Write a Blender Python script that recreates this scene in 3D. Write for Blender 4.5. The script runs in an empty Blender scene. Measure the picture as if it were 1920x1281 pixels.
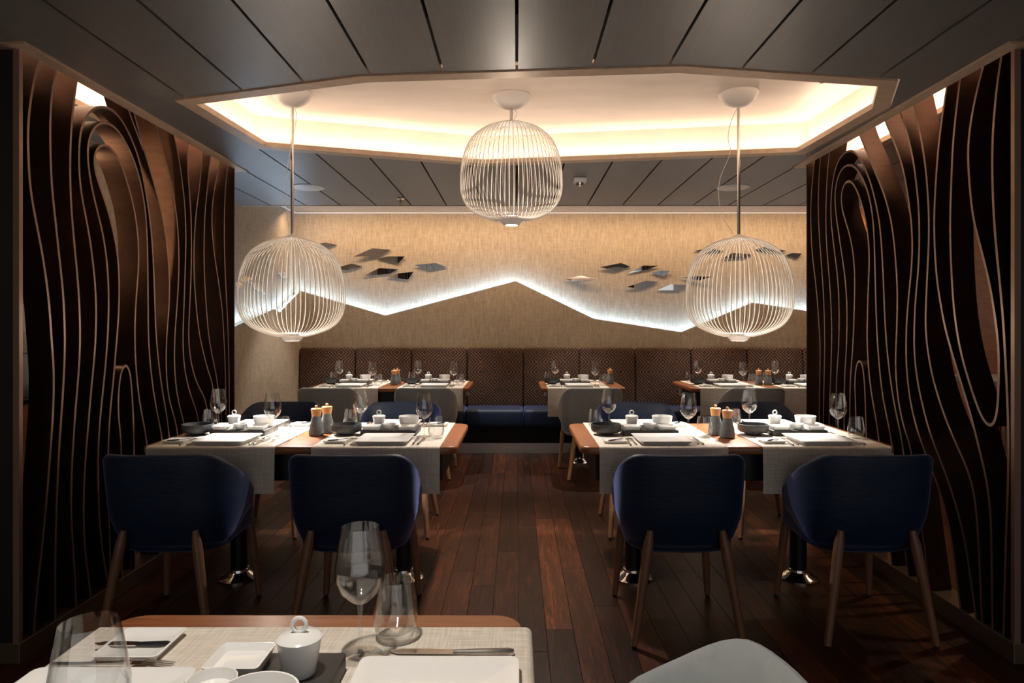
import bpy, bmesh, math, random
from mathutils import Vector, Matrix
random.seed(7)
PI = math.pi
scene = bpy.context.scene
COL = scene.collection

# ------------------------------------------------------------------ camera
cam_d = bpy.data.cameras.new('camera')
cam_d.lens = 24.0
cam_d.sensor_width = 36.0
cam_d.shift_x = -9 / 1920
cam_d.shift_y = -28.5 / 1920
cam_d.clip_start = 0.02
cam = bpy.data.objects.new('camera', cam_d)
COL.objects.link(cam)
cam.location = (0, 0, 1.31)
cam.rotation_euler = (PI / 2, 0, 0)
scene.camera = cam

# ------------------------------------------------------------------ world, exposure
world = bpy.data.worlds.new('world')
scene.world = world
world.use_nodes = True
WB = world.node_tree.nodes['Background']
WB.inputs[0].default_value = (1.0, 0.96, 0.92, 1)
WB.inputs[1].default_value = 0.72
scene.view_settings.view_transform = 'Standard'
scene.view_settings.look = 'None'
scene.view_settings.gamma = 1.0
scene.view_settings.exposure = 0.0
scene.view_settings.use_curve_mapping = False

WARM = (1.0, 0.70, 0.42)
PEACH = (1.0, 0.80, 0.61)
SOFT = (1.0, 0.86, 0.70)
COOL = (0.50, 0.73, 1.0)
CEIL = 2.39
HIGH = 2.59


def lamp(name, kind, loc, energy, color=SOFT, rot=(0, 0, 0), size=None, size_y=None, spot=None, blend=0.5, radius=0.02):
    d = bpy.data.lights.new(name, kind)
    d.energy = energy
    d.color = color
    if kind == 'AREA':
        d.shape = 'RECTANGLE'
        d.size = size
        d.size_y = size_y
    else:
        d.shadow_soft_size = radius
    if kind == 'SPOT':
        d.spot_size = spot
        d.spot_blend = blend
    o = bpy.data.objects.new(name, d)
    COL.objects.link(o)
    o.location = loc
    o.rotation_euler = rot
    return o


def strip_up(p, q, z, per_m, color=WARM, w=0.03, tilt=None):
    """LED line lying on a ledge between two plan points, shining upward."""
    dx, dy = q[0] - p[0], q[1] - p[1]
    ln = math.hypot(dx, dy)
    return lamp('led_line', 'AREA', ((p[0] + q[0]) / 2, (p[1] + q[1]) / 2, z), per_m * ln, color,
                (PI, 0, math.atan2(dy, dx)) if tilt is None else tilt, ln, w)


# ceiling recess outline (plan), counter-clockwise seen from above
GEM = [(-1.63, 3.253), (-0.68, 2.934), (0.69, 2.82), (1.67, 2.99), (1.83, 3.354), (1.80, 4.27), (-0.226, 4.586), (-1.57, 4.136)]


def inset(poly, d):
    """offset a convex CCW polygon inward by d (negative: outward)"""
    n = len(poly)
    lines = []
    for i in range(n):
        a, b = Vector(poly[i]), Vector(poly[(i + 1) % n])
        t = (b - a).normalized()
        nrm = Vector((-t.y, t.x))
        lines.append((a + nrm * d, t))
    out = []
    for i in range(n):
        p, t = lines[i - 1]
        q, s = lines[i]
        den = t.x * s.y - t.y * s.x
        k = ((q.x - p.x) * s.y - (q.y - p.y) * s.x) / den
        r = p + t * k
        out.append((r.x, r.y))
    return out


_mid = inset(GEM, 0.035)
for i in range(len(_mid)):
    strip_up(_mid[i], _mid[(i + 1) % len(_mid)], 2.425, 2.4, PEACH)
for s in (-1, 1):
    ye = 4.69 if s < 0 else 4.57
    strip_up((s * 2.15, 2.68), (s * 2.15, ye - 0.03), 2.425, 3.6, PEACH)
    strip_up((s * 1.90, 2.68), (s * 1.90, ye - 0.03), 2.425, 3.0, PEACH)
# wall washer hidden in the raised slot over the bench
lamp('wall_washer', 'AREA', (0.62, 7.17, 2.50), 46, (1.0, 0.645, 0.365), (0.42, 0, 0), 6.0, 0.04)
# recessed spots over the bench tables
for x in (-1.75, -0.75, 0.62, 1.95, 2.9):
    lamp('bench_downlight', 'SPOT', (x, 6.62, 2.54), 112, (1.0, 0.93, 0.84), (0, 0, 0), spot=1.15, blend=0.5, radius=0.03)
for x in (-0.36,):
    lamp('front_fill_spot', 'SPOT', (x, 0.85, 2.36), 88, (1.0, 0.90, 0.78), (0, 0, 0), spot=1.5, blend=0.7, radius=0.04)  # unseen fill spot, added to brighten the near table and grey chair
lamp('sideboard_fill_spot', 'SPOT', (3.25, 4.0, 2.36), 40, WARM, (0, 0.2, 0), spot=1.6, blend=0.6, radius=0.04)  # unseen warm spot, added so the sideboard and wood wall look lit
lamp('niche_lamp', 'POINT', (-2.30, 3.35, 1.75), 5, WARM, radius=0.03)

# ------------------------------------------------------------------ materials
MATS = {}


def mat(name, color=(0.5, 0.5, 0.5), rough=0.5, metal=0.0, **kw):
    m = bpy.data.materials.new(name)
    m.use_nodes = True
    b = m.node_tree.nodes['Principled BSDF']
    b.inputs['Base Color'].default_value = (*color, 1)
    b.inputs['Roughness'].default_value = rough
    b.inputs['Metallic'].default_value = metal
    for k, v in kw.items():
        b.inputs[k].default_value = v
    MATS[name] = m
    return m


class NT:
    """small helper around a material's node tree"""

    def __init__(s, m):
        s.m = m
        s.n = m.node_tree.nodes
        s.l = m.node_tree.links
        s.b = s.n['Principled BSDF']

    def new(s, t, **kw):
        n = s.n.new(t)
        for k, v in kw.items():
            setattr(n, k, v)
        return n

    def coords(s, kind='Object', scale=(1, 1, 1), jitter=False):
        tc = s.new('ShaderNodeTexCoord')
        mp = s.new('ShaderNodeMapping')
        mp.inputs['Scale'].default_value = scale
        s.l.new(tc.outputs[kind], mp.inputs['Vector'])
        if jitter:
            oi = s.new('ShaderNodeObjectInfo')
            ml = s.new('ShaderNodeMath', operation='MULTIPLY')
            ml.inputs[1].default_value = 37.0
            s.l.new(oi.outputs['Random'], ml.inputs[0])
            cb = s.new('ShaderNodeCombineXYZ')
            for i in range(3):
                s.l.new(ml.outputs[0], cb.inputs[i])
            s.l.new(cb.outputs[0], mp.inputs['Location'])
        return mp.outputs[0]

    def noise(s, vec, scale=5, detail=4, rough=0.55, dist=0.0):
        n = s.new('ShaderNodeTexNoise')
        n.inputs['Scale'].default_value = scale
        n.inputs['Detail'].default_value = detail
        n.inputs['Roughness'].default_value = rough
        n.inputs['Distortion'].default_value = dist
        s.l.new(vec, n.inputs['Vector'])
        return n.outputs['Fac']

    def ramp(s, fac, stops):
        r = s.new('ShaderNodeValToRGB')
        e = r.color_ramp.elements
        while len(e) < len(stops):
            e.new(0.5)
        for el, (p, c) in zip(e, stops):
            el.position = p
            el.color = (*c, 1)
        s.l.new(fac, r.inputs[0])
        return r.outputs[0]

    def math(s, op, a, b=None, c=None):
        n = s.new('ShaderNodeMath', operation=op)
        for i, v in enumerate((a, b, c)):
            if v is None:
                continue
            if isinstance(v, (int, float)):
                n.inputs[i].default_value = v
            else:
                s.l.new(v, n.inputs[i])
        return n.outputs[0]

    def base(s, col):
        s.l.new(col, s.b.inputs['Base Color'])

    def bump(s, h, strength=0.2, dist=0.01):
        bp = s.new('ShaderNodeBump')
        bp.inputs['Strength'].default_value = strength
        bp.inputs['Distance'].default_value = dist
        s.l.new(h, bp.inputs['Height'])
        s.l.new(bp.outputs[0], s.b.inputs['Normal'])


def wood(name, stops, scale, rough=0.35, jitter=True, along=(1, 8, 8), bump=0.08):
    m = mat(name, rough=rough)
    t = NT(m)
    v = t.coords('Object', along, jitter)
    f = t.noise(v, scale, 6, 0.62, 1.2)
    t.base(t.ramp(f, stops))
    t.bump(f, bump, 0.004)
    return m


wood('walnut', [(0.25, (0.16, 0.052, 0.020)), (0.5, (0.27, 0.095, 0.036)), (0.75, (0.36, 0.145, 0.058))], 5, 0.30, along=(1.2, 10, 10))
wood('leg_wood', [(0.3, (0.16, 0.075, 0.042)), (0.7, (0.25, 0.125, 0.072))], 9, 0.42, along=(9, 9, 1.2))
wood('pale_leg_wood', [(0.3, (0.30, 0.16, 0.075)), (0.7, (0.42, 0.24, 0.12))], 9, 0.42, along=(9, 9, 1.2))
wood('panel_wood', [(0.3, (0.20, 0.065, 0.022)), (0.7, (0.34, 0.13, 0.048))], 4, 0.4, along=(8, 1.2, 8))
wood('mill_wood', [(0.3, (0.55, 0.26, 0.09)), (0.7, (0.70, 0.37, 0.15))], 20, 0.4)

# floor boards: each board takes its own tone
m = mat('floor_wood', rough=0.42)
t = NT(m)
v = t.coords('Object', (14, 1.1, 6), True)
f = t.noise(v, 3.0, 7, 0.62, 1.6)
oi = t.new('ShaderNodeObjectInfo')
tone = t.ramp(oi.outputs['Random'], [(0.0, (0.020, 0.0075, 0.0045)), (0.6, (0.038, 0.0125, 0.0068)), (0.88, (0.064, 0.020, 0.009)), (1.0, (0.16, 0.048, 0.017))])
grain = t.ramp(f, [(0.32, (0.45, 0.42, 0.40)), (0.52, (1.0, 1.0, 1.0)), (0.64, (2.0, 1.75, 1.4)), (0.74, (4.5, 3.2, 2.0))])
mx = t.new('ShaderNodeMix', data_type='RGBA', blend_type='MULTIPLY')
mx.inputs['Factor'].default_value = 1.0
t.l.new(tone, mx.inputs['A'])
t.l.new(grain, mx.inputs['B'])
t.base(mx.outputs['Result'])
t.bump(f, 0.12, 0.004)
t.b.inputs['Specular IOR Level'].default_value = 0.22
mat('floor_gap', (0.006, 0.004, 0.003), 0.8)

# ceiling panels: brushed grey metal, brushed along the panel
m = mat('ceiling_metal', (0.155, 0.155, 0.165), 0.42, 0.55)
t = NT(m)
f = t.noise(t.coords('Object', (90, 0.7, 1)), 3, 4, 0.6)
t.base(t.ramp(f, [(0.3, (0.165, 0.160, 0.162)), (0.7, (0.225, 0.217, 0.219))]))
t.l.new(t.math('MULTIPLY_ADD', f, 0.16, 0.34), t.b.inputs['Roughness'])
mat('void_black', (0.008, 0.008, 0.009), 0.9)

m = mat('trim_bronze', (0.46, 0.34, 0.25), 0.45, 0.25)
t = NT(m)
f = t.noise(t.coords('Object', (3, 3, 3)), 8, 3)
t.base(t.ramp(f, [(0.3, (0.42, 0.31, 0.225)), (0.7, (0.50, 0.375, 0.28))]))
m = mat('cove_paint', (0.72, 0.62, 0.52), 0.38)
t = NT(m)
f = t.noise(t.coords('Object', (1.2, 3.5, 1)), 2.2, 4)
t.base(t.ramp(f, [(0.3, (0.66, 0.55, 0.475)), (0.7, (0.74, 0.64, 0.56))]))
mat('white_trim', (0.66, 0.66, 0.68), 0.4)


def wallpaper(name, c0, c1):
    m = mat(name, rough=0.7)
    t = NT(m)
    f1 = t.noise(t.coords('Object', (42, 42, 4.2)), 2.2, 5, 0.6, 0.6)
    f2 = t.noise(t.coords('Object', (4, 4, 22)), 2.5, 3)
    f3 = t.noise(t.coords('Object', (1, 1, 1)), 1.5, 2)
    s = t.math('ADD', t.math('MULTIPLY', f1, 0.62), t.math('ADD', t.math('MULTIPLY', f2, 0.22), t.math('MULTIPLY', f3, 0.16)))
    t.base(t.ramp(s, [(0.36, c0), (0.62, c1)]))
    t.bump(s, 0.25, 0.004)


wallpaper('wallpaper', (0.27, 0.22, 0.165), (0.44, 0.375, 0.29))

# bench back cloth: nested diamonds in copper thread on dark brown
m = mat('bench_cloth', rough=0.75)
t = NT(m)
tc = t.new('ShaderNodeTexCoord')
sx = t.new('ShaderNodeSeparateXYZ')
t.l.new(tc.outputs['Object'], sx.inputs[0])


def tri(v, period):
    return t.math('PINGPONG', v, period)


u = tri(t.math('ADD', sx.outputs[0], 10.0), 0.1525)
w = tri(t.math('ADD', sx.outputs[2], 10.0), 0.105)
dist = t.math('ADD', u, w)
rings = t.math('GREATER_THAN', t.math('SINE', t.math('MULTIPLY', dist, 2 * PI / 0.036)), 0.35)
n = t.noise(t.coords('Object', (1, 1, 1)), 14, 2)
pat = t.math('MULTIPLY', rings, t.math('MULTIPLY_ADD', n, 1.3, 0.0))
t.base(t.ramp(pat, [(0.0, (0.013, 0.0065, 0.005)), (0.85, (0.17, 0.075, 0.036))]))
t.bump(pat, 0.2, 0.003)


def cloth(name, c0, c1, rough, sheen, sheen_col, weave=500, streak=(3, 3, 14), bump=0.15):
    m = mat(name, rough=rough)
    t = NT(m)
    f = t.noise(t.coords('Object', streak), 5, 5, 0.6, 0.8)
    t.base(t.ramp(f, [(0.3, c0), (0.7, c1)]))
    t.b.inputs['Sheen Weight'].default_value = sheen
    t.b.inputs['Sheen Roughness'].default_value = 0.35
    t.b.inputs['Sheen Tint'].default_value = (*sheen_col, 1)
    g = t.noise(t.coords('Object', (1, 1, 1)), weave, 2)
    t.bump(t.math('ADD', t.math('MULTIPLY', f, 1.2), t.math('MULTIPLY', g, 0.3)), bump, 0.004)
    return m


cloth('blue_velvet', (0.002, 0.010, 0.034), (0.005, 0.021, 0.064), 0.55, 0.5, (0.32, 0.38, 0.85), 300, (3, 3, 16), 0.3)
cloth('grey_felt', (0.265, 0.285, 0.290), (0.305, 0.325, 0.330), 0.85, 0.25, (0.8, 0.85, 0.9), 900, (3, 3, 3), 0.12)

m = mat('linen', rough=0.85)
t = NT(m)
f1 = t.noise(t.coords('Object', (160, 6, 6)), 2.0, 3)
f2 = t.noise(t.coords('Object', (6, 160, 160)), 2.0, 3)
s = t.math('MULTIPLY', t.math('ADD', f1, f2), 0.5)
t.base(t.ramp(s, [(0.38, (0.53, 0.475, 0.405)), (0.62, (0.74, 0.68, 0.605))]))
t.bump(s, 0.25, 0.002)

m = mat('ribbon_dark', (0.026, 0.0165, 0.013), 0.40, 0.85)
t = NT(m)
f = t.noise(t.coords('Object', (4, 30, 1.5)), 3, 4)
t.base(t.ramp(f, [(0.3, (0.040, 0.0195, 0.0125)), (0.7, (0.060, 0.029, 0.0185))]))
m = mat('ribbon_edge', (0.27, 0.165, 0.125), 0.42, 0.4)
mat('post_dark', (0.014, 0.012, 0.012), 0.4)
mat('rail_bronze', (0.20, 0.145, 0.10), 0.38, 0.7)
mat('black_metal', (0.012, 0.012, 0.013), 0.38, 0.3)
mat('chrome', (0.72, 0.70, 0.68), 0.12, 1.0)
mat('brushed_steel', (0.55, 0.52, 0.49), 0.33, 1.0)
mat('cutlery_steel', (0.62, 0.60, 0.58), 0.16, 1.0)
mat('mirror_glass', (0.80, 0.82, 0.84), 0.02, 1.0)
mat('mirror_edge', (0.62, 0.66, 0.68), 0.2, 0.3)
mat('porcelain', (0.80, 0.80, 0.79), 0.16)
mat('slate', (0.030, 0.029, 0.030), 0.5)
mat('ivory_wire', (0.86, 0.83, 0.78), 0.45)
mat('lamp_white', (0.80, 0.78, 0.76), 0.35)
mat('plastic_white', (0.70, 0.70, 0.70), 0.4)
mat('grey_stone', (0.20, 0.20, 0.20), 0.5)
mat('brass', (0.62, 0.45, 0.22), 0.25, 1.0)
m = mat('stoneware', (0.045, 0.05, 0.056), 0.45)
t = NT(m)
f = t.noise(t.coords('Object', (1, 1, 1)), 60, 3)
t.base(t.ramp(f, [(0.3, (0.036, 0.041, 0.047)), (0.7, (0.062, 0.068, 0.076))]))
m = mat('mill_stone', rough=0.7)
t = NT(m)
f = t.noise(t.coords('Object', (1, 1, 6)), 40, 3)
t.base(t.ramp(f, [(0.3, (0.10, 0.115, 0.125)), (0.7, (0.17, 0.19, 0.20))]))
t.bump(f, 0.4, 0.003)


def emit(name, color, strength):
    m = bpy.data.materials.new(name)
    m.use_nodes = True
    nt = m.node_tree
    nt.nodes.remove(nt.nodes['Principled BSDF'])
    e = nt.nodes.new('ShaderNodeEmission')
    e.inputs[0].default_value = (*color, 1)
    e.inputs[1].default_value = strength
    nt.links.new(e.outputs[0], nt.nodes['Material Output'].inputs[0])
    MATS[name] = m


emit('led_cool', COOL, 52)
emit('led_disc', (1.0, 0.93, 0.85), 18)

# thin clear glass: see-through with a fresnel gloss
m = bpy.data.materials.new('clear_glass')
m.use_nodes = True
nt = m.node_tree
nt.nodes.remove(nt.nodes['Principled BSDF'])
tr = nt.nodes.new('ShaderNodeBsdfTransparent')
tr.inputs[0].default_value = (0.978, 0.984, 0.986, 1)
gl = nt.nodes.new('ShaderNodeBsdfGlossy')
gl.inputs['Roughness'].default_value = 0.03
lw = nt.nodes.new('ShaderNodeLayerWeight')
lw.inputs['Blend'].default_value = 0.5
pw = nt.nodes.new('ShaderNodeMath')
pw.operation = 'POWER'
pw.inputs[1].default_value = 3.0
nt.links.new(lw.outputs['Facing'], pw.inputs[0])
fr = nt.nodes.new('ShaderNodeMath')
fr.operation = 'MULTIPLY_ADD'
fr.inputs[1].default_value = 0.78
fr.inputs[2].default_value = 0.075
nt.links.new(pw.outputs[0], fr.inputs[0])
ms = nt.nodes.new('ShaderNodeMixShader')
nt.links.new(fr.outputs[0], ms.inputs[0])
nt.links.new(tr.outputs[0], ms.inputs[1])
nt.links.new(gl.outputs[0], ms.inputs[2])
nt.links.new(ms.outputs[0], nt.nodes['Material Output'].inputs[0])
MATS['clear_glass'] = m

# ------------------------------------------------------------------ mesh helpers


class MB:
    """collects geometry for ONE mesh"""

    def __init__(s):
        s.v, s.f, s.mi = [], [], []

    def add(s, vs, fs, mi=0):
        o = len(s.v)
        s.v += [tuple(p) for p in vs]
        s.f += [tuple(i + o for i in f) for f in fs]
        s.mi += [mi] * len(fs)
        return s

    def box(s, x0, x1, y0, y1, z0, z1, mi=0):
        vs = [(x, y, z) for z in (z0, z1) for y in (y0, y1) for x in (x0, x1)]
        return s.add(vs, [(0, 2, 3, 1), (4, 5, 7, 6), (0, 1, 5, 4), (2, 6, 7, 3), (0, 4, 6, 2), (1, 3, 7, 5)], mi)

    def lathe(s, prof, n=24, mi=0, c=(0, 0, 0), close=False):
        vs, fs = [], []
        for r, z in prof:
            for k in range(n):
                a = 2 * PI * k / n
                vs.append((c[0] + r * math.cos(a), c[1] + r * math.sin(a), c[2] + z))
        m_ = len(prof)
        for i in range(m_ - 1 + (1 if close else 0)):
            j = (i + 1) % m_
            for k in range(n):
                k2 = (k + 1) % n
                fs.append((i * n + k, i * n + k2, j * n + k2, j * n + k))
        if not close:
            if prof[0][0] > 1e-6:
                fs.append(tuple(range(n - 1, -1, -1)))
            if prof[-1][0] > 1e-6:
                fs.append(tuple((m_ - 1) * n + k for k in range(n)))
        return s.add(vs, fs, mi)

    def tube(s, pts, r, n=8, mi=0):
        """r: number or list of radii; open polyline tube with end caps"""
        pts = [Vector(p) for p in pts]
        rs = r if isinstance(r, (list, tuple)) else [r] * len(pts)
        vs, fs = [], []
        up = None
        for i, p in enumerate(pts):
            t_ = (pts[min(i + 1, len(pts) - 1)] - pts[max(i - 1, 0)]).normalized()
            if up is None:
                up = t_.orthogonal().normalized()
            up = (up - t_ * up.dot(t_)).normalized()
            sd = t_.cross(up)
            for k in range(n):
                a = 2 * PI * k / n
                vs.append(p + (up * math.cos(a) + sd * math.sin(a)) * rs[i])
        for i in range(len(pts) - 1):
            for k in range(n):
                k2 = (k + 1) % n
                fs.append((i * n + k, i * n + k2, (i + 1) * n + k2, (i + 1) * n + k))
        fs.append(tuple(range(n - 1, -1, -1)))
        fs.append(tuple((len(pts) - 1) * n + k for k in range(n)))
        return s.add(vs, fs, mi)

    def prism(s, poly, z0, z1, mi=0):
        n = len(poly)
        vs = [(x, y, z0) for x, y in poly] + [(x, y, z1) for x, y in poly]
        fs = [tuple(range(n - 1, -1, -1)), tuple(range(n, 2 * n))]
        fs += [(i, (i + 1) % n, n + (i + 1) % n, n + i) for i in range(n)]
        return s.add(vs, fs, mi)

    def ring(s, outer, inner, z0, z1, mi=0):
        n = len(outer)
        vs = [(x, y, z) for z in (z0, z1) for P in (outer, inner) for x, y in P]
        fs = []
        for i in range(n):
            j = (i + 1) % n
            fs += [(i, n + i, n + j, j), (2 * n + i, 2 * n + j, 3 * n + j, 3 * n + i),
                   (i, j, 2 * n + j, 2 * n + i), (n + i, 3 * n + i, 3 * n + j, n + j)]
        return s.add(vs, fs, mi)

    def mesh(s, name, mats, smooth=None, bevel=0, seg=2, angle=35):
        me = bpy.data.meshes.new(name)
        me.from_pydata(s.v, [], s.f)
        for mm in ([mats] if isinstance(mats, str) else mats):
            me.materials.append(MATS[mm])
        me.polygons.foreach_set('material_index', s.mi)
        bm = bmesh.new()
        bm.from_mesh(me)
        bmesh.ops.recalc_face_normals(bm, faces=bm.faces)
        if bevel:
            es = [e for e in bm.edges if len(e.link_faces) == 2 and e.calc_face_angle(0) > 0.5]
            bmesh.ops.bevel(bm, geom=es, offset=bevel, segments=seg, affect='EDGES', profile=0.5, clamp_overlap=True)
        if smooth is None:
            smooth = True
        if smooth:
            lim = math.radians(angle)
            for f_ in bm.faces:
                f_.smooth = True
            for e in bm.edges:
                e.smooth = not (len(e.link_faces) == 2 and e.calc_face_angle(0) > lim)
        bm.to_mesh(me)
        bm.free()
        return me


def tag(o, label=None, cat=None, group=None, kind=None):
    for k, v_ in (('label', label), ('category', cat), ('group', group), ('kind', kind)):
        if v_:
            o[k] = v_
    return o


def obj(name, me, parent=None, loc=(0, 0, 0), rot=(0, 0, 0)):
    o = bpy.data.objects.new(name, me)
    COL.objects.link(o)
    o.location = loc
    o.rotation_euler = rot
    o.parent = parent
    return o


def empty(name, loc=(0, 0, 0), rz=0):
    o = bpy.data.objects.new(name, None)
    o.empty_display_size = 0.05
    COL.objects.link(o)
    o.location = loc
    o.rotation_euler = (0, 0, rz)
    return o


def struct(name, me, parent=None):
    o = obj(name, me, parent)
    if parent is None:
        o['kind'] = 'structure'
    return o


KIDS = {}


def copy_tree(o, parent=None):
    c = o.copy()
    COL.objects.link(c)
    c.parent = parent
    KIDS[c.name] = []
    for ch in o.children:
        copy_tree(ch, c)
    return c


def cat_rom(pts, sub=6):
    P = [Vector(p) for p in pts]
    P = [P[0] * 2 - P[1]] + P + [P[-1] * 2 - P[-2]]
    out = []
    for i in range(1, len(P) - 2):
        a, b, c, d = P[i - 1:i + 3]
        for k in range(sub):
            t_ = k / sub
            out.append(0.5 * ((2 * b) + (c - a) * t_ + (2 * a - 5 * b + 4 * c - d) * t_ ** 2 + (3 * b - a - 3 * c + d) * t_ ** 3))
    out.append(P[-2])
    return out


def round_rect(w, h, r, n=6, cx=0, cy=0):
    out = []
    for sx_, sy_, a0 in ((1, 1, 0), (-1, 1, PI / 2), (-1, -1, PI), (1, -1, 1.5 * PI)):
        for k in range(n + 1):
            a = a0 + k / n * PI / 2
            out.append((cx + sx_ * (w / 2 - r) + r * math.cos(a), cy + sy_ * (h / 2 - r) + r * math.sin(a)))
    return out

# screen ribbons: (distance, height) of each ribbon's front edge, metres
LEFT_RIBBONS = [
    [(2.787, 2.46), (2.762, 2.392), (2.742, 2.337), (2.717, 2.243), (2.698, 2.138), (2.694, 2.053), (2.701, 1.931), (2.707, 1.855), (2.742, 1.727), (2.771, 1.63), (2.8, 1.505), (2.823, 1.367), (2.83, 1.266), (2.844, 1.162), (2.847, 1.058), (2.842, 0.954), (2.832, 0.852), (2.821, 0.75), (2.807, 0.635), (2.793, 0.528), (2.771, 0.382), (2.749, 0.264), (2.731, 0.12), (2.728, 0.08)],
    [(2.88, 2.46), (2.862, 2.392), (2.842, 2.317), (2.829, 2.24), (2.823, 2.14), (2.826, 2.011), (2.834, 1.886), (2.853, 1.77), (2.873, 1.647), (2.892, 1.533), (2.908, 1.422), (2.916, 1.265), (2.916, 1.212), (2.91, 1.105), (2.9, 0.994), (2.886, 0.869), (2.875, 0.739), (2.865, 0.587), (2.861, 0.509), (2.855, 0.354), (2.855, 0.119), (2.855, 0.08)],
    [(3.01, 2.46), (2.995, 2.388), (2.974, 2.288), (2.959, 2.18), (2.951, 2.069), (2.951, 1.905), (2.965, 1.761), (2.986, 1.617), (3.006, 1.481), (3.016, 1.343), (3.018, 1.236), (3.008, 1.109), (2.989, 0.974), (2.975, 0.839), (2.961, 0.695), (2.957, 0.563), (2.957, 0.482), (2.97, 0.343), (2.986, 0.173), (2.991, 0.08)],
    [(3.083, 0.148), (3.051, 0.316), (3.041, 0.514), (3.056, 0.731), (3.074, 0.852), (3.092, 0.996), (3.114, 1.131), (3.131, 1.273), (3.133, 1.356), (3.128, 1.488), (3.11, 1.595), (3.083, 1.722), (3.042, 1.845), (3.016, 1.934), (3.008, 2.056), (3.013, 2.14), (3.025, 2.205), (3.06, 2.26), (3.105, 2.302), (3.161, 2.332), (3.209, 2.346), (3.269, 2.349), (3.32, 2.332), (3.374, 2.295), (3.428, 2.242), (3.485, 2.175), (3.538, 2.049), (3.58, 1.92), (3.61, 1.78), (3.629, 1.616), (3.642, 1.417), (3.654, 1.254), (3.686, 1.084), (3.732, 0.904), (3.772, 0.789), (3.92, 0.08)],
    [(3.219, 0.114), (3.185, 0.243), (3.156, 0.426), (3.147, 0.714), (3.159, 0.856), (3.18, 0.987), (3.204, 1.126), (3.221, 1.26), (3.227, 1.346), (3.229, 1.464), (3.219, 1.593), (3.19, 1.725), (3.133, 1.861), (3.092, 1.956), (3.078, 2.029), (3.062, 2.098), (3.076, 2.163), (3.114, 2.22), (3.152, 2.255), (3.199, 2.275), (3.244, 2.278), (3.289, 2.271), (3.363, 2.225), (3.428, 2.167), (3.474, 2.108), (3.506, 2.042), (3.544, 1.933), (3.565, 1.774), (3.571, 1.611), (3.574, 1.415), (3.577, 1.255), (3.598, 1.09), (3.635, 0.934), (3.673, 0.816), (3.706, 0.73), (3.856, 0.08)],
    [(3.239, 0.285), (3.229, 0.436), (3.224, 0.7), (3.231, 0.817), (3.244, 0.933), (3.264, 1.033), (3.284, 1.181), (3.298, 1.271), (3.308, 1.347), (3.315, 1.468), (3.312, 1.589), (3.294, 1.69), (3.259, 1.782), (3.209, 1.886), (3.152, 1.968), (3.114, 2.026), (3.105, 2.081), (3.124, 2.125), (3.152, 2.153), (3.19, 2.172), (3.224, 2.175), (3.259, 2.166), (3.31, 2.125), (3.363, 2.064), (3.384, 2.017), (3.44, 1.921), (3.474, 1.794), (3.487, 1.693), (3.487, 1.642), (3.474, 1.539), (3.457, 1.412), (3.449, 1.276), (3.457, 1.13), (3.479, 0.982), (3.514, 0.85), (3.556, 0.728), (3.69, 0.08)],
    [(3.331, 0.74), (3.31, 0.835), (3.305, 0.938), (3.315, 1.046), (3.336, 1.118), (3.352, 1.142), (3.368, 1.147), (3.387, 1.137), (3.406, 1.108), (3.423, 0.988), (3.434, 0.88), (3.44, 0.785), (3.442, 0.721), (3.454, 0.08)],
    [(3.405, 2.46), (3.44, 2.39), (3.479, 2.32), (3.532, 2.225), (3.592, 2.142), (3.629, 2.075), (3.706, 1.941), (3.759, 1.799), (3.786, 1.643), (3.796, 1.526), (3.786, 1.387), (3.765, 1.273), (3.756, 1.115), (3.769, 0.976), (3.813, 0.846), (3.876, 0.732), (4.032, 0.08)],
    [(3.351, 2.46), (3.384, 2.395), (3.428, 2.337), (3.468, 2.298), (3.529, 2.221)],
    [(3.611, 2.46), (3.642, 2.397), (3.706, 2.297), (3.772, 2.191), (3.813, 2.106), (3.869, 1.962), (3.897, 1.781), (3.9, 1.639), (3.883, 1.46), (3.855, 1.272), (3.848, 1.11), (3.869, 0.953), (3.919, 0.819), (3.963, 0.734), (4.12, 0.08)],
    [(3.805, 2.46), (3.834, 2.402), (3.883, 2.309), (3.919, 2.218), (3.941, 2.133), (3.971, 2.008), (3.983, 1.828), (3.974, 1.645), (3.959, 1.426), (3.946, 1.249), (3.956, 1.104), (4.001, 0.97), (4.071, 0.852), (4.134, 0.754), (4.296, 0.08)],
    [(4.026, 2.46), (4.013, 2.403), (3.993, 2.316), (4.006, 2.209), (4.016, 2.149), (4.039, 2.02), (4.05, 1.874), (4.047, 1.651), (4.029, 1.428), (4.013, 1.248), (4.032, 1.137), (4.078, 1.023), (4.159, 0.918), (4.251, 0.809), (4.426, 0.08)],
    [(4.226, 2.46), (4.209, 2.401), (4.175, 2.285), (4.162, 2.19), (4.118, 2.034), (4.091, 1.88), (4.078, 1.729), (4.086, 1.58), (4.118, 1.393), (4.151, 1.261), (4.226, 1.106), (4.294, 0.984), (4.339, 0.917), (4.54, 0.08)],
    [(4.328, 2.46), (4.312, 2.408), (4.286, 2.326), (4.268, 2.213), (4.226, 2.015), (4.212, 1.819), (4.217, 1.627), (4.243, 1.435), (4.274, 1.26), (4.33, 1.109), (4.411, 0.911), (4.61, 0.08)],
    [(4.486, 2.46), (4.458, 2.404), (4.411, 2.324), (4.366, 2.209), (4.324, 2.071), (4.324, 1.912), (4.366, 1.742), (4.43, 1.562), (4.477, 1.401), (4.496, 1.257), (4.515, 1.075), (4.525, 0.909), (4.555, 0.08)],
    [(4.585, 2.46), (4.57, 2.411), (4.539, 2.312), (4.525, 2.255), (4.506, 2.061), (4.506, 1.814), (4.525, 1.609), (4.55, 1.402), (4.57, 1.198), (4.578, 1.03), (4.584, 0.778), (4.594, 0.08)],
]
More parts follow.
